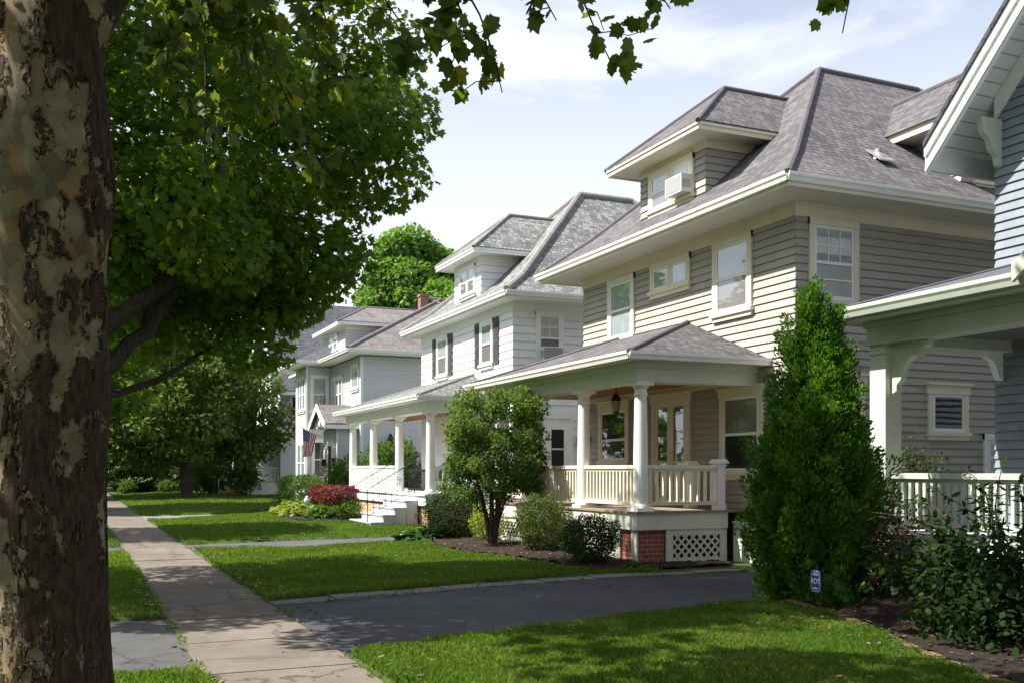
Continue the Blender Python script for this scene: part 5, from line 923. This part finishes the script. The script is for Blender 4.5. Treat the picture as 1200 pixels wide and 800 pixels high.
    # the crown overhead, above what the picture shows; low unseen clumps behind the camera added to block sky light
    def f_():
        p = ell((.4, 5.2, 8.6), (5.6, 6.0, 3.6), .3)(); d = .4037*p[0]+.9149*p[1]
        if d > .3 and p[2] < 1.6+.471*d+1.3: return None
        return p if p[2] > 5.4 else None
    C = spread(80, f_, .85)
    def g_():
        p = ell((.5, -1.2, 6.6), (6.5, 4.6, 4.2), .2)(); d = .4037*p[0]+.9149*p[1]
        return p if d < -.6 and p[2] > 2.9 else None
    C2 = spread(120, g_, .7); C = np.concatenate([C, C2]); v2_, f2_ = clump_leaves(C, RNG.uniform(.5, .9, len(C)), [80]*(len(C)-len(C2))+[110]*len(C2), .19, T_SYC, up=.8, flat=.6)
    np_mesh('crown', np.concatenate([v1_, v2_]), np.concatenate([f1_, f2_+len(v1_)]), M['sycleaf'], t, (bx, by, 0))
sycamore()
# ---------------------------------------------------------------- maple behind it, over the walk
def street_maple():
    b = (-.32, 13.3, 0)
    fn = ell((.14, 13.65, 7.06), (4.1, 3.5, 4.2), .4)
    def f():
        p = fn()
        if p[2] < 3.4 and p[0] < 1.75: return None
        return p
    C = spread(150, f, .65)
    low = np.array([(2.09, 13.92, 3.69), (2.50, 13.65, 3.65), (2.82, 13.83, 3.87), (3.19, 13.56, 4.15), (2.37, 14.20, 3.24), (1.73, 14.29, 3.51), (3.41, 13.38, 4.60), (2.91, 13.10, 4.10), (2.25, 13.47, 3.15), (3.55, 13.20, 5.24), (3.91, 13.01, 5.88), (4.00, 13.10, 6.51), (3.73, 13.20, 7.06)])
    fill = spread(22, ell((1.7, 14.6, 5.0), (1.6, 1.9, 1.1), 0), .45); walk_side = spread(34, ell((-2.5, 16.6, 6.6), (2.2, 2.8, 2.6), 0), .7); low = np.concatenate([fill, walk_side, low])
    C = np.concatenate([C, low]); cr = RNG.uniform(.5, .92, len(C)); cr[-13:] = .47; cn = (570*(cr/.75)**2).astype(int)
    trunk = [(b[0], b[1], -.1), (b[0], b[1], .4), (b[0]+.02, b[1], 1.6), (b[0], b[1]+.05, 2.7), (b[0]-.05, b[1]+.1, 3.6), (-.36, 13.6, 5.0)]
    def ex(m):
        for p, r in (([(-.23, 13.3, 2.30), (0.32, 13.20, 2.78), (0.86, 13.29, 3.33), (1.36, 13.38, 4.06), (1.73, 13.38, 5.24)], [.12, .105, .09, .075, .04]), ([(-.27, 13.3, 2.5), (0.36, 13.01, 3.33), (0.91, 12.92, 3.78), (1.59, 13.10, 4.24), (2.37, 13.20, 4.79)], [.13, .115, .10, .075, .035]), ([(-.3, 13.4, 2.25), (0.27, 13.83, 2.56), (1.00, 14.20, 2.78), (1.82, 14.29, 3.33)], [.065, .055, .045, .02]), ([(0.86, 13.29, 3.33), (0.91, 13.47, 4.33), (0.96, 13.56, 5.60)], [.08, .06, .03])):
            P = []; 
            for i in range(len(p)-1): P += wig(p[i], p[i+1], 3, .03)[:-1]
            P.append(np.array(p[-1])); rr = np.interp(np.linspace(0, 1, len(P)), np.linspace(0, 1, len(r)), r); m.tube(P, list(rr), 12)
    tree('maple_tree', 'large dark green maple arching over the sidewalk behind the sycamore', b, trunk, [.42, .36, .31, .30, .26, .16], C, cr, cn, .090, T_MAPLE, M['maple'], 'street trees along the sidewalk', extra=ex, sizevar=.45, up=.75, droop=.35, flat=.62)
street_maple()
def simple_tree(name, label, base, h, rx, rz, zc, ncl, per, size, leafm, group=None, tr=.2, cr=(.9, 1.5), tm=T_HEX, fork=.45, ry=None, rmin=.5):
    x, y, z = base; c = (x, y, zc); C = spread(ncl, ell(c, (rx, ry or rx, rz), rmin), .55*cr[0]); r = RNG.uniform(cr[0], cr[1], len(C)); n = (per*(r/cr[0])**2).astype(int); tp = [(x, y, z-.1), (x+.02, y, z+h*fork*.5), (x+.05, y-.05, z+h*fork), (x, y, z+h*fork*1.35)]
    return tree(name, label, base, tp, [tr*1.25, tr, tr*.85, tr*.6], C, r, n, size, tm, leafm, group, flat=.75)
simple_tree('maple_tree', 'second dark green maple on the tree strip, crown behind the first maple', (-.7, 43, 0), 12, 4.6, 4.6, 8.4, 80, 130, .34, M['maple'], 'street trees along the sidewalk', .32, (1.0, 1.6), T_MAPLE)
simple_tree('maple_tree', 'smaller maple on the tree strip beyond the second driveway apron, hidden by the sycamore trunk', (-2.3, 27.6, 0), 9, 3.0, 3.0, 6.8, 55, 130, .2, M['maple'], 'street trees along the sidewalk', .2, (.7, 1.2), T_MAPLE)
simple_tree('maple_tree', 'far maple on the tree strip where the sidewalk ends', (-1.0, 62, 0), 12, 5.5, 4.8, 8.2, 80, 110, .45, M['far_leaf'], 'street trees along the sidewalk', .32, (1.2, 1.8), T_MAPLE)
# the small spreading tree on the far lawn, forked low
def lawn_tree():
    b = (5.55, 55.5, .12); x, y, z = b; C = spread(85, ell((5.3, 55.5, 5.4), (5.1, 4.6, 3.5), .35), 1.0); C = C[C[:, 2] > 2.3]; low = np.array([(9.0, 55, 3.0), (9.8, 54.8, 3.3), (10.4, 54.9, 4.2), (1.4, 55, 3.0), (1.9, 54.5, 2.5), (.9, 55.2, 3.8), (8.6, 54.5, 2.5)]); C = np.concatenate([C, low]); r = RNG.uniform(.9, 1.5, len(C)); n = (150*(r/.9)**2).astype(int)
    tree('lawn_tree', 'small broad tree with low forking trunk on the far lawn by the gabled house', b, [(x, y, z-.2), (x, y, z+.5), (x-.1, y, z+1.5), (x-.15, y, z+2.3)], [.36, .3, .27, .22], C, r, n, .26, T_HEX, M['crab'], extra=lambda m: (m.tube([(x, y, z+1.2), (x+.8, y, z+2.3), (x+2.0, y-.2, z+3.0), (x+3.6, y-.3, z+3.8)], [.2, .17, .12, .06], 9), m.tube([(x-.1, y, z+1.6), (x-.9, y, z+2.0), (x-2.5, y-.2, z+2.1)], [.12, .09, .04], 8)), flat=.7)
lawn_tree()
simple_tree('background_tree', 'bright green rounded maple rising behind the rooftops', (24, 73, 0), 20, 3.5, 6.6, 12.7, 95, 560, .27, M['lightmaple'], 'trees beyond the houses', .45, (1.3, 1.9), T_MAPLE, rmin=.6)
simple_tree('background_tree', 'lower bright green tree beside the rounded maple, above the chimney', (26.0, 68, 0), 15, 3.2, 5.2, 10.2, 60, 560, .27, M['lightmaple'], 'trees beyond the houses', .35, (1.2, 1.7), T_MAPLE, rmin=.55)
for i, (x, y, h, rx, lb, mt_) in enumerate(((7.5, 92, 15, 7, 'tall dark tree behind the hedge, left of the far lawn tree', 'far_leaf'), (1.5, 105, 17, 8, 'tall dark tree closing the end of the sidewalk', 'maple'), (17, 88, 16, 6.5, 'tall dark tree behind the white gabled house', 'far_leaf'), (12, 112, 19, 9, 'tallest dark tree in the distance behind the far lawn tree', 'far_leaf'), (-7, 85, 16, 7, 'dark tree across the street beyond the sidewalk end', 'maple'))):
    simple_tree('background_tree', lb, (x, y, 0), h, rx, h*.42, h*.52, 75, 110, .6, M[mt_], 'trees beyond the houses', .4, (1.7, 2.6), T_HEX, fork=.3)
# ---------------------------------------------------------------- arborvitae
def arborvitae(name, label, x, y, h, r, nplume, per, twin=None, size=.1, plume=.34):
    """an evergreen of upright plumes: each plume a flame of flat sprays, plumes of unequal reach"""
    z0 = gz(x, y); t = thing(name, label, 'evergreen', (x, y, z0)); P = []; AX = []; NR = []; SZ = []
    def prof(f): return r*np.where(f < .3, .74+.26*np.sin(np.clip(f/.3, 0, 1)*1.57), 1-(np.maximum(f-.3, 0)/.7)**1.55)
    for dx, dy, hh, sc in [(0, 0, h, 1.0)]+(twin or []):
        k = int(nplume*sc); ff = RNG.beta(1.0, 1.25, k)*.97
        for f in ff:
            a = RNG.uniform(0, 6.28); rr = float(prof(np.array(f)))*sc*RNG.uniform(.62, 1.14)*(1+.10*math.sin(a*3+f*9)+.09*math.sin(a*2-f*14+1)+.06*math.sin(a*5+f*21)); o = np.array([math.cos(a), math.sin(a), 0.]); L_ = plume*RNG.choice([.55, .8, 1.0, 1.25, 1.6])*RNG.uniform(.85, 1.15)*(1-.4*f); b = np.array([x+dx, y+dy, z0+f*hh-.10])+o*(rr-.09*sc); d = o*RNG.uniform(.25, .75)+np.array([0, 0, 1.0])+RNG.normal(size=3)*.12; d /= np.linalg.norm(d)
            n = int(per*RNG.uniform(.7, 1.3)); s = RNG.uniform(0, 1, n); w_ = .30*L_*np.sin(np.clip(s*.85+.15, 0, 1)*3.0)+.01; q = unit(rnd(n)); P.append(b+d*s[:, None]*L_+q*w_[:, None]); ax = unit(d*.9+q*.55+o*.25); AX.append(ax); NR.append(unit(np.cross(ax, np.array([0, 0, 1.0]))*RNG.uniform(-1, 1, (n, 1))+o*.8+rnd(n)*.35)); SZ.append(size*RNG.uniform(.6, 1.2, n)*(1-.3*f))
    v, f_ = leaves(np.concatenate(P), np.concatenate(SZ), T_FROND, np.concatenate(AX), np.concatenate(NR), .25, .2); np_mesh('foliage', v, f_, M['arb'], t, (x, y, z0))
    m = MB(); m.lathe((x, y, z0), [(r*.45, .02), (r*.66, h*.2), (r*.55, h*.45), (r*.28, h*.72), (.02, h*.9)], 12); m.build('dark_core', M['darkleaf'], t); m = MB(); m.tube([(x, y, z0-.1), (x, y, z0+min(.5, h*.35))], [r*.1, r*.07], 8); m.build('trunk', M['bark'], t)  # solid core coloured dark as inner shade, closes gaps between sprays
arborvitae('arborvitae', 'tall conical bright green arborvitae beside the blue house porch', 7.97, 9.30, 3.70, .635, 640, 170, [(.17, -.10, 3.42, .6)], size=.055)
arborvitae('arborvitae', 'knee-high round arborvitae beside the blue sign at the foot of the tall one', 7.66, 8.5, .46, .2, 50, 36, size=.06, plume=.16)
# ---------------------------------------------------------------- shrubs
def shrub(name, label, x, y, rx, ry, h, n, size, mat, tm=T_DIA, z0=None, zlo=.0, stems=5, box=False, lump=.14, group=None, cat='shrub', shell=.75, sq=2.0, stemm=None, out=.8, twig=.008):
    z = gz(x, y) if z0 is None else z0; t = thing(name, label, cat, (x, y, z), group); d = unit(rnd(n)); 
    ph = RNG.uniform(0, 6.28, (5, 3)); fr = RNG.uniform(1.5, 5, (5, 3)); wob = 1+lump*sum(np.sin(fr[i, 0]*d[:, 0]*2+ph[i, 0])*np.sin(fr[i, 1]*d[:, 1]*2+ph[i, 1])*np.sin(fr[i, 2]*d[:, 2]*2+ph[i, 2]) for i in range(5))
    e = 2.0/sq; s = np.sign(d)*np.abs(d)**e; s = s/np.maximum(1e-6, (np.abs(s)**sq).sum(1, keepdims=True)**(1/sq)); rr = RNG.uniform(0, 1, (n, 1))**((1-shell)*.5+.05)
    hz_ = (h-zlo)/2; p = np.array([x, y, z+zlo+hz_])+s*rr*wob[:, None]*np.array([rx, ry, hz_]); p[:, 2] = np.maximum(p[:, 2], z+.01)
    nr = unit(d*out+np.array([0, 0, .35])+rnd(n)*.5); ax = unit(d*.5+rnd(n)*.7+np.array([0, 0, .2])); v, f = leaves(p, size*RNG.uniform(.65, 1.35, n), tm, ax, nr, .2, .15); np_mesh('foliage', v, f, mat, t, (x, y, z))
    m = MB()
    for i in range(stems*3):
        a = RNG.uniform(0, 6.28); q = np.array([x+rx*.75*math.cos(a)*RNG.uniform(.2, 1), y+ry*.75*math.sin(a)*RNG.uniform(.2, 1), z+zlo+(h-zlo)*RNG.uniform(.35, .85)]); m.tube(wig((x+.06*math.cos(a), y+.06*math.sin(a), z-.03), q, 5, .08), [twig*1.6, twig*1.3, twig, twig*.8, twig*.6, twig*.4], 5, False)
    m.build('stem', stemm or M['twig'], t, True); return t
shrub('boxwood', 'dark clipped round boxwood at the gray porch corner by the driveway', 7.62, 14.15, .46, .46, .78, 9000, .034, M['box'], lump=.10)
shrub('boxwood', 'lighter upright boxwood left of the dark round one, under the porch rail', 7.8, 16.3, .50, .52, 1.0, 9000, .036, M['boxlight'], lump=.12)
shrub('yew_shrub', 'dark wide shrub at the left foot of the many-stemmed tall shrub', 7.55, 20.3, .7, .6, 1.12, 9500, .042, M['darkleaf'], lump=.14)
shrub('low_shrub', 'small yellow-green shrub low between the stems of the tall shrub', 7.9, 19.1, .4, .4, .75, 2500, .045, M['gold'], lump=.15)
def tall_shrub():
    x, y = 7.5, 17.95; z = gz(x, y); t = thing('tall_shrub', 'tall vase-shaped shrub on many bare stems before the porch rail', 'shrub', (x, y, z)); C = []; m = MB()
    for i in range(100):
        a = RNG.uniform(0, 6.28); zz = RNG.uniform(.95, 2.95); lim = .98 if zz > 1.5 else .85; q = RNG.uniform(.3, 1)**.5*lim*(1 if zz < 2.5 else (1-((zz-2.5)/.55)**2*.55)); C.append((x+q*math.cos(a), y+q*math.sin(a), z+zz))
    C = np.array(C)
    for i in range(11):
        a = i/11*6.28+RNG.uniform(-.2, .2); l = RNG.uniform(.35, .8); p = [(x+.05*math.cos(a), y+.05*math.sin(a), z-.05), (x+.12*math.cos(a), y+.12*math.sin(a), z+.45), (x+l*.5*math.cos(a+.2), y+l*.5*math.sin(a+.2), z+1.1), (x+l*.85*math.cos(a), y+l*.85*math.sin(a), z+1.8), (x+l*.8*math.cos(a-.2), y+l*.8*math.sin(a-.2), z+2.5)]; m.tube(p, [.032, .028, .022, .014, .006], 7)
        for k in range(6):
            s = np.array(p[RNG.integers(1, 4)])+(np.array(p[3])-np.array(p[2]))*RNG.uniform(0, .6); c = C[np.argmin(((C-s)**2).sum(1)+RNG.uniform(0, .25, len(C)))]; m.tube(wig(s, c, 4, .1), [.011, .009, .007, .005, .003], 5, False)
    m.build('stem', M['twig'], t, True); r = RNG.uniform(.16, .3, len(C)); v, f = clump_leaves(C, r, (270*(r/.22)**2).astype(int), .055, T_HEX, up=.6, droop=.2, flat=.9, shell=.2); np_mesh('foliage', v, f, M['shrub'], t, (x, y, z))
tall_shrub()
def rosette(name, label, x, y, r, h, n, mat, group=None, length=.3, width=1.):
    z = gz(x, y); t = thing(name, label, 'plant', (x, y, z), group); a = RNG.uniform(0, 6.28, n); q = RNG.uniform(.05, 1, n)**.7*r; p = np.stack([x+q*np.cos(a), y+q*np.sin(a), z+h*(.35+.65*(1-q/r))*RNG.uniform(.6, 1, n)], -1); O = np.stack([np.cos(a), np.sin(a), np.full(n, .1)], -1); tm = T_HEX*np.array([width, 1])
    v, f = leaves(p, length*RNG.uniform(.6, 1.2, n), tm, unit(O+rnd(n)*.3), unit(np.array([0, 0, 1.0])+O*.3+rnd(n)*.3), .3, .35); np_mesh('leaves', v, f, mat, t, (x, y, z)); m = MB()
    for i in range(14): b = i*.45; m.tube([(x, y, z-.02), (x+r*.4*math.cos(b), y+r*.4*math.sin(b), z+h*.6)], .008, 4)
    m.build('stem', M['green'], t); return t
rosette('hosta', 'low dark broad-leaved hosta at the far end of the porch bed', 7.0, 20.55, .55, .34, 130, M['hosta'], 'hostas in the porch bed', .3, 1.15)
rosette('hosta', 'smaller hosta clump just behind the first, nearer the brick pier', 7.75, 21.0, .42, .32, 90, M['hosta'], 'hostas in the porch bed', .28, 1.15)
rosette('bed_plant', 'tiny green clump on the mulch beside the dark boxwood', 8.1, 13.5, .16, .14, 40, M['green'], None, .12, .6)
# white house bed
shrub('barberry', 'clipped flat-topped dark red barberry hedge beside the white porch steps', 7.25, 29.9, .55, 1.5, .98, 15000, .05, M['barberry'], zlo=.45, lump=.10, sq=3.2, cat='shrub')
shrub('leafy_shrub', 'dark green leafy growth under the red barberry by the steps', 7.3, 29.3, .5, 1.3, .62, 5000, .06, M['green'], lump=.2)
shrub('round_shrub', 'rounded fresh green shrub behind the red barberry', 7.6, 36.2, .8, 1.5, 1.25, 9000, .07, M['green'], lump=.12, sq=2.6)
for i, (x, y, r, h, mm_, lb) in enumerate(((6.35, 30.6, .5, .5, 'gold', 'yellow-green leafy plant in front of the red barberry, nearest the lawn'), (6.5, 32.4, .65, .55, 'gold', 'broad yellow-green plant at the far end of the white house bed'), (6.7, 29.2, .42, .45, 'green', 'leafy green plant between yellow plants and porch steps'), (7.0, 33.8, .6, .5, 'green', 'low green plant behind the broad yellow-green one'))):
    rosette('bed_plant', lb, x, y, r, h, 330, M[mm_], 'leafy plants by the red barberry', .17, .75)
t = thing('garden_ornament', 'small pale globe on a stake among the yellow-green plants', 'ornament', (6.35, 29.4, gz(6.35, 29.4))); m = MB(); zz = gz(6.35, 29.4); m.tube([(6.35, 29.4, zz-.05), (6.35, 29.4, zz+.42)], .012, 6); m.build('stake', M['metal'], t); m = MB(); m.lathe((6.35, 29.4, zz+.42), [(.02, 0), (.07, .03), (.1, .1), (.09, .16), (.05, .2), (.06, .22), (0, .26)], 14); m.build('globe', M['acwhite'], t, True)
for i, (x, y, h, lb) in enumerate(((11.0, 37.6, 2.5, 'bright green shrub between the white porch and grey house, left of the lantern'), (12.0, 38.3, 2.6, 'bright green shrub below the wall lantern, seen through the white porch'), (9.9, 38.5, 1.9, 'lower green shrub at the entry corner of the pale grey house'))):
    shrub('side_shrub', lb, x, y, .85, .8, h, 5000, .11, M['green'], group='shrubs beside the pale grey house', lump=.25)
shrub('hedge', 'long dark clipped hedge at the far end of the lawn', 5.8, 70, 3.6, .8, 1.75, 12000, .16, M['darkleaf'], sq=4, lump=.05, cat='hedge')
shrub('hedge', 'tall dark shrub mass closing the far end of the sidewalk', 0, 100, 4.5, 1.2, 3.4, 9000, .28, M['far_leaf'], sq=3, lump=.2, cat='hedge')
for i, (x, y, w_, h, lb) in enumerate(((3.2, 68.2, .5, .8, 'leftmost small mounded plant in front of the long hedge'), (5.6, 68.2, .55, .75, 'small mounded plant in front of the middle of the hedge'), (8.2, 68.0, .6, .9, 'right-hand small mounded plant in front of the hedge'))): shrub('mounded_plant', lb, x, y, w_, w_, h, 1500, .12, M['green'], group='small plants before the hedge', lump=.2)
shrub('foundation_shrub', 'dark open shrub against the white gabled house porch', 8.6, 56.3, .9, .8, 1.7, 4500, .12, M['crab'], zlo=.3, lump=.25)
shrub('foundation_shrub', 'brownish green shrub left of the gabled house porch steps', 7.6, 62.5, 1.0, .9, 2.3, 4500, .14, M['crab'], lump=.25)
shrub('foundation_shrub', 'olive-leaved shrub against the gray house wall, seen past the blue porch post', 12.4, 12.3, .8, .45, 1.95, 3500, .055, M['boxlight'], lump=.25, zlo=.5)
# shrubs before the blue porch
shrub('withered_shrub', 'withered brown shrub on the mulch between arborvitae and blue porch', 8.55, 8.75, .55, .6, 1.1, 2300, .05, M['dead'], lump=.3, shell=.2, stems=14, twig=.007)
def branchy():
    x, y = 7.75, 6.35; z = gz(x, y); t = thing('leafy_shrub', 'large loose dark shrub with long arching branches in front of the blue porch', 'shrub', (x, y, z)); m = MB(); P = []; AX = []; NR = []
    C = spread(70, ell((x, y, z+.42), (.8, 1.35, .46), .0), .16); v0, f0 = clump_leaves(C, [.3]*len(C), [75]*len(C), .075, T_HEX, flat=.8, shell=.2)
    ends = [(7.75, 7.9, 1.45), (7.9, 8.35, 1.15), (7.6, 7.5, 1.3), (8.2, 7.9, 1.5), (8.0, 7.2, 1.62), (7.3, 6.9, 1.1), (7.6, 6.2, 1.5), (7.9, 6.6, 1.7), (8.2, 6.5, 1.6), (7.4, 5.8, 1.3), (8.1, 8.6, 1.0), (7.2, 7.6, .85), (7.7, 5.4, 1.5), (8.0, 7.6, 1.15), (7.9, 7.0, 1.4), (8.3, 7.3, 1.35)]
    for e in ends:
        p = wig((x+RNG.uniform(-.15, .15), y+RNG.uniform(-.2, .2), z+.1), e, 9, .05, -.12); m.tube(p, [.013-.0011*i for i in range(10)], 5, False); p = np.array(p)
        for k in range(46):
            f = RNG.uniform(.35, 1.0)*9; i = min(int(f), 8); q = p[i]+(p[i+1]-p[i])*(f-i); d = unit((p[i+1]-p[i])[None])[0]; sd = unit(rnd(1)*np.array([1, 1, .35])+d*.35)[0]; P.append(q+sd*.02); AX.append(sd+np.array([0, 0, -.12])); NR.append(unit(np.array([[0, 0, 1.0]])+rnd(1)*.3)[0])
    for i in range(26):
        q = C[RNG.integers(len(C))]; m.tube(wig((x, y, z-.03), q, 5, .1), [.014, .012, .01, .008, .006, .004], 5, False)
    m.build('stem', M['twig'], t, True); n = len(P); v1, f1 = leaves(np.array(P), RNG.uniform(.06, .11, n), T_HEX*np.array([.8, 1]), unit(np.array(AX)), np.array(NR), .2, .2)
    np_mesh('foliage', np.concatenate([v0, v1]), np.concatenate([f0, f1+len(v0)]), leaf_mat('glossy_dark_leaf', (.008, .022, .007), (.022, .052, .011), (.05, .11, .02), .35, rough=.6, spec=.1), t, (x, y, z))
branchy()
# ---------------------------------------------------------------- security sign on a stake
def sign():
    x, y = 7.335, 8.50; z = gz(x, y); t = thing('yard_sign', 'small blue eight-sided security sign lettered ADT on a short stake', 'sign', (x, y, z)); m = MB(); m.tube([(x, y, z-.1), (x, y, z+.28)], .007, 6); m.build('stake', M['bronze'], t)
    dx, dy = -.15, -.989   # direction across the face
    u_ = Vector((dx, dy, 0)); n_ = Vector((-.989, .15, 0)); c = Vector((x, y, z+.34)); F = Frame(c, u_, n_)
    def octo(w_, h_, o0, o1, ch=.32): pr = [(-w_, -h_*(1-ch*1.1)), (-w_*(1-ch), -h_), (w_*(1-ch), -h_), (w_, -h_*(1-ch*1.1)), (w_, h_*(1-ch*1.1)), (w_*(1-ch), h_), (-w_*(1-ch), h_), (-w_, h_*(1-ch*1.1))]; return [F.p(a, o0, b) for a, b in pr], [F.p(a, o1, b) for a, b in pr]
    m = MB(); m.hexa(*octo(.092, .118, 0, .006)); pl = m.build('panel', plain('sign_blue', (.02, .05, .32), .4), t); m = MB(); a, b = octo(.087, .112, .0075, .0075); a2, b2 = octo(.081, .106, .0075, .0075)
    for i in range(8): j = (i+1) % 8; m.poly([a[i], a[j], a2[j], a2[i]])
    m.fbox(F, -.05, .05, .0075, .009, .062, .076); m.fbox(F, -.036, .036, .0075, .009, .086, .093); m.fbox(F, -.045, .045, .0075, .009, -.083, -.072); m.build('marking', M['acwhite'], pl)
    rot = Matrix(((u_.x, 0, n_.x), (u_.y, 0, n_.y), (0, 1, 0))); lettering('lettering', 'ADT', .086, .0015, M['acwhite'], pl, rot.to_euler(), c+n_*.009+Vector((0, 0, -.03))-W[pl.name])
sign()
# ---------------------------------------------------------------- brick edging along the mulch, grass, fallen leaves
m0 = MB(); pth = [(7.7, 9.55), (7.45, 8.9), (7.3, 8.0), (7.05, 7.2), (6.62, 6.3), (6.3, 5.5), (6.0, 4.6)]; brm = paint('edging_brick', (.20, .12, .085), .9, .3, .3, 12.)
cnt = 0
for a, b in zip(pth, pth[1:]):
    a = Vector((*a, 0)); b = Vector((*b, 0)); L_ = (b-a).length; u = (b-a)/L_; k = int(L_/.21)
    for i in range(k):
        p = a+u*(i+.5)*L_/k; nn = Vector((-u.y, u.x, 0)); zz = gz(p.x, p.y); tl = random.uniform(-.012, .012); q = [p+u*sx_*.098+nn*sy_*.045 for sx_, sy_ in ((-1, -1), (1, -1), (1, 1), (-1, 1))]
        e = MB(); e.hexa([(v.x, v.y, zz-.05) for v in q], [(v.x, v.y, zz+.035+tl) for v in q]); o = e.build('edging_brick', brm); tag(o, 'weathered brick laid end to end along the curved mulch edge of the right lawn', 'brick', 'bricks edging the mulch bed')
def grass(name, regions, lab):
    V_ = []; Fc = []; k0 = 0
    for (x0, x1, y0, y1, dens, hgt, wid) in regions:
        n = int((x1-x0)*(y1-y0)*dens); X = RNG.uniform(x0, x1, n); Y = RNG.uniform(y0, y1, n); ok = np.ones(n, bool)
        for p in PAVED+[BED_G, BED_B, BED_W]: ok &= ~inpoly(X, Y, p)
        patch = np.sin(X*1.7+np.sin(Y*1.1)*2)*np.sin(Y*1.3+np.cos(X*.9)*2); ok &= RNG.uniform(0, 1, n) < (.78+.25*patch); X = X[ok]; Y = Y[ok]; n = len(X); Z = ground_z(X, Y, np.zeros(n, bool)); a = RNG.uniform(0, 6.28, n); hh = hgt*RNG.uniform(.5, 1.4, n)*(1+.35*np.sin(X*3.1+2*np.sin(Y*2.3))*np.sin(Y*2.7+1.5*np.sin(X*1.9))); ww = wid*RNG.uniform(.7, 1.3, n); ln = RNG.uniform(.15, 1.0, n)*hh; la = RNG.uniform(0, 6.28, n)
        bx = np.cos(a)*ww/2; by = np.sin(a)*ww/2; tx = np.cos(la)*ln; ty = np.sin(la)*ln
        A = np.stack([X-bx, Y-by, Z-.015], -1); B = np.stack([X+bx, Y+by, Z-.015], -1); Cc = np.stack([X+bx*.7+tx*.35, Y+by*.7+ty*.35, Z+hh*.6], -1); D = np.stack([X+tx, Y+ty, Z+hh*.95], -1)
        V_.append(np.stack([A, B, Cc, D], 1).reshape(-1, 3)); Fc.append(np.arange(n*4).reshape(n, 4)+k0); k0 += n*4
    o = np_mesh(name, np.concatenate(V_), np.concatenate(Fc), M['grass'], kind='stuff'); o['label'] = lab
M['grass'] = leaf_mat('grass_blade', (.045, .105, .014), (.115, .20, .028), (.28, .27, .10), .42, rough=.5, spec=.25)
grass('grass', [(2.16, 7.6, 3.2, 9.7, 8500, .046, .0055), (-3, .9, 4, 8.2, 4000, .046, .006), (2.16, 8.3, 11.9, 20.8, 3600, .046, .0075), (-3, .9, 11.2, 20.2, 3600, .05, .0075), (2.16, 8.7, 22, 34.3, 1400, .05, .012), (-3, .9, 22, 34, 900, .05, .012), (2.16, 11, 36, 70, 350, .06, .025), (7.5, 11, 9.4, 10.1, 900, .045, .007)], 'mown green lawn grass on both sides of the sidewalk')
def litter():
    P = []; 
    for (x0, x1, y0, y1, n) in ((2.16, 2.5, 7, 24, 240), (.7, 1.0, 8, 26, 180), (.95, 2.1, 6, 30, 130), (2.3, 8, 11.8, 13.0, 90), (6.7, 8.3, 13.3, 20, 420), (6.4, 8.8, 4.5, 9.5, 350), (2.3, 7, 13, 20, 90), (2.4, 7, 4, 9, 60)):
        X = RNG.uniform(x0, x1, n); Y = RNG.uniform(y0, y1, n); zz = ground_z(X, Y); zz = np.where(zz < 0, .016, zz+.05); P.append(np.stack([X, Y, zz], -1))
    P = np.concatenate(P); n = len(P); v, f = leaves(P, RNG.uniform(.025, .07, n), T_HEX, unit(rnd(n)*np.array([1, 1, .1])), unit(np.array([0, 0, 1.0])+rnd(n)*.25), .15, .2); o = np_mesh('fallen_leaves', v, f, leaf_mat('fallen_leaf', (.10, .06, .03), (.22, .15, .07), (.3, .22, .1), .2, (1.2, 1, .7)), kind='stuff'); o['label'] = 'dry fallen leaves scattered on walk edges and mulch'
litter()

# woods across the street, unseen, added for the front windows to reflect
Cx = np.stack([RNG.uniform(-30, -19, 150), RNG.uniform(-25, 90, 150), RNG.uniform(1.0, 9.5, 150)], -1); v, f = clump_leaves(Cx, RNG.uniform(1.3, 2.4, 150), [90]*150, .8, T_DIA); o = np_mesh('woods', v, f, M['far_leaf'], kind='stuff'); o['label'] = 'unseen green tree mass across the street, added for the front windows to reflect'

n = 260; X = np.where(RNG.uniform(0, 1, n) < .5, SW1+RNG.normal(0, .02, n), SW0+RNG.normal(0, .02, n)); Y = RNG.uniform(5, 26, n); P = np.repeat(np.stack([X, Y, np.full(n, .012)], -1), 5, 0)+RNG.normal(size=(n*5, 3))*np.array([.012, .03, .0]); v, f = leaves(P, RNG.uniform(.025, .075, n*5), T_DIA*np.array([.5, 1]), unit(rnd(n*5)*np.array([1, 1, .3])+np.array([0, 0, .55])), unit(rnd(n*5)+np.array([0, 0, .5])), .1, .2); o = np_mesh('weeds', v, f, M['grass'], kind='stuff'); o['label'] = 'small weeds and grass tufts along the sidewalk edges'
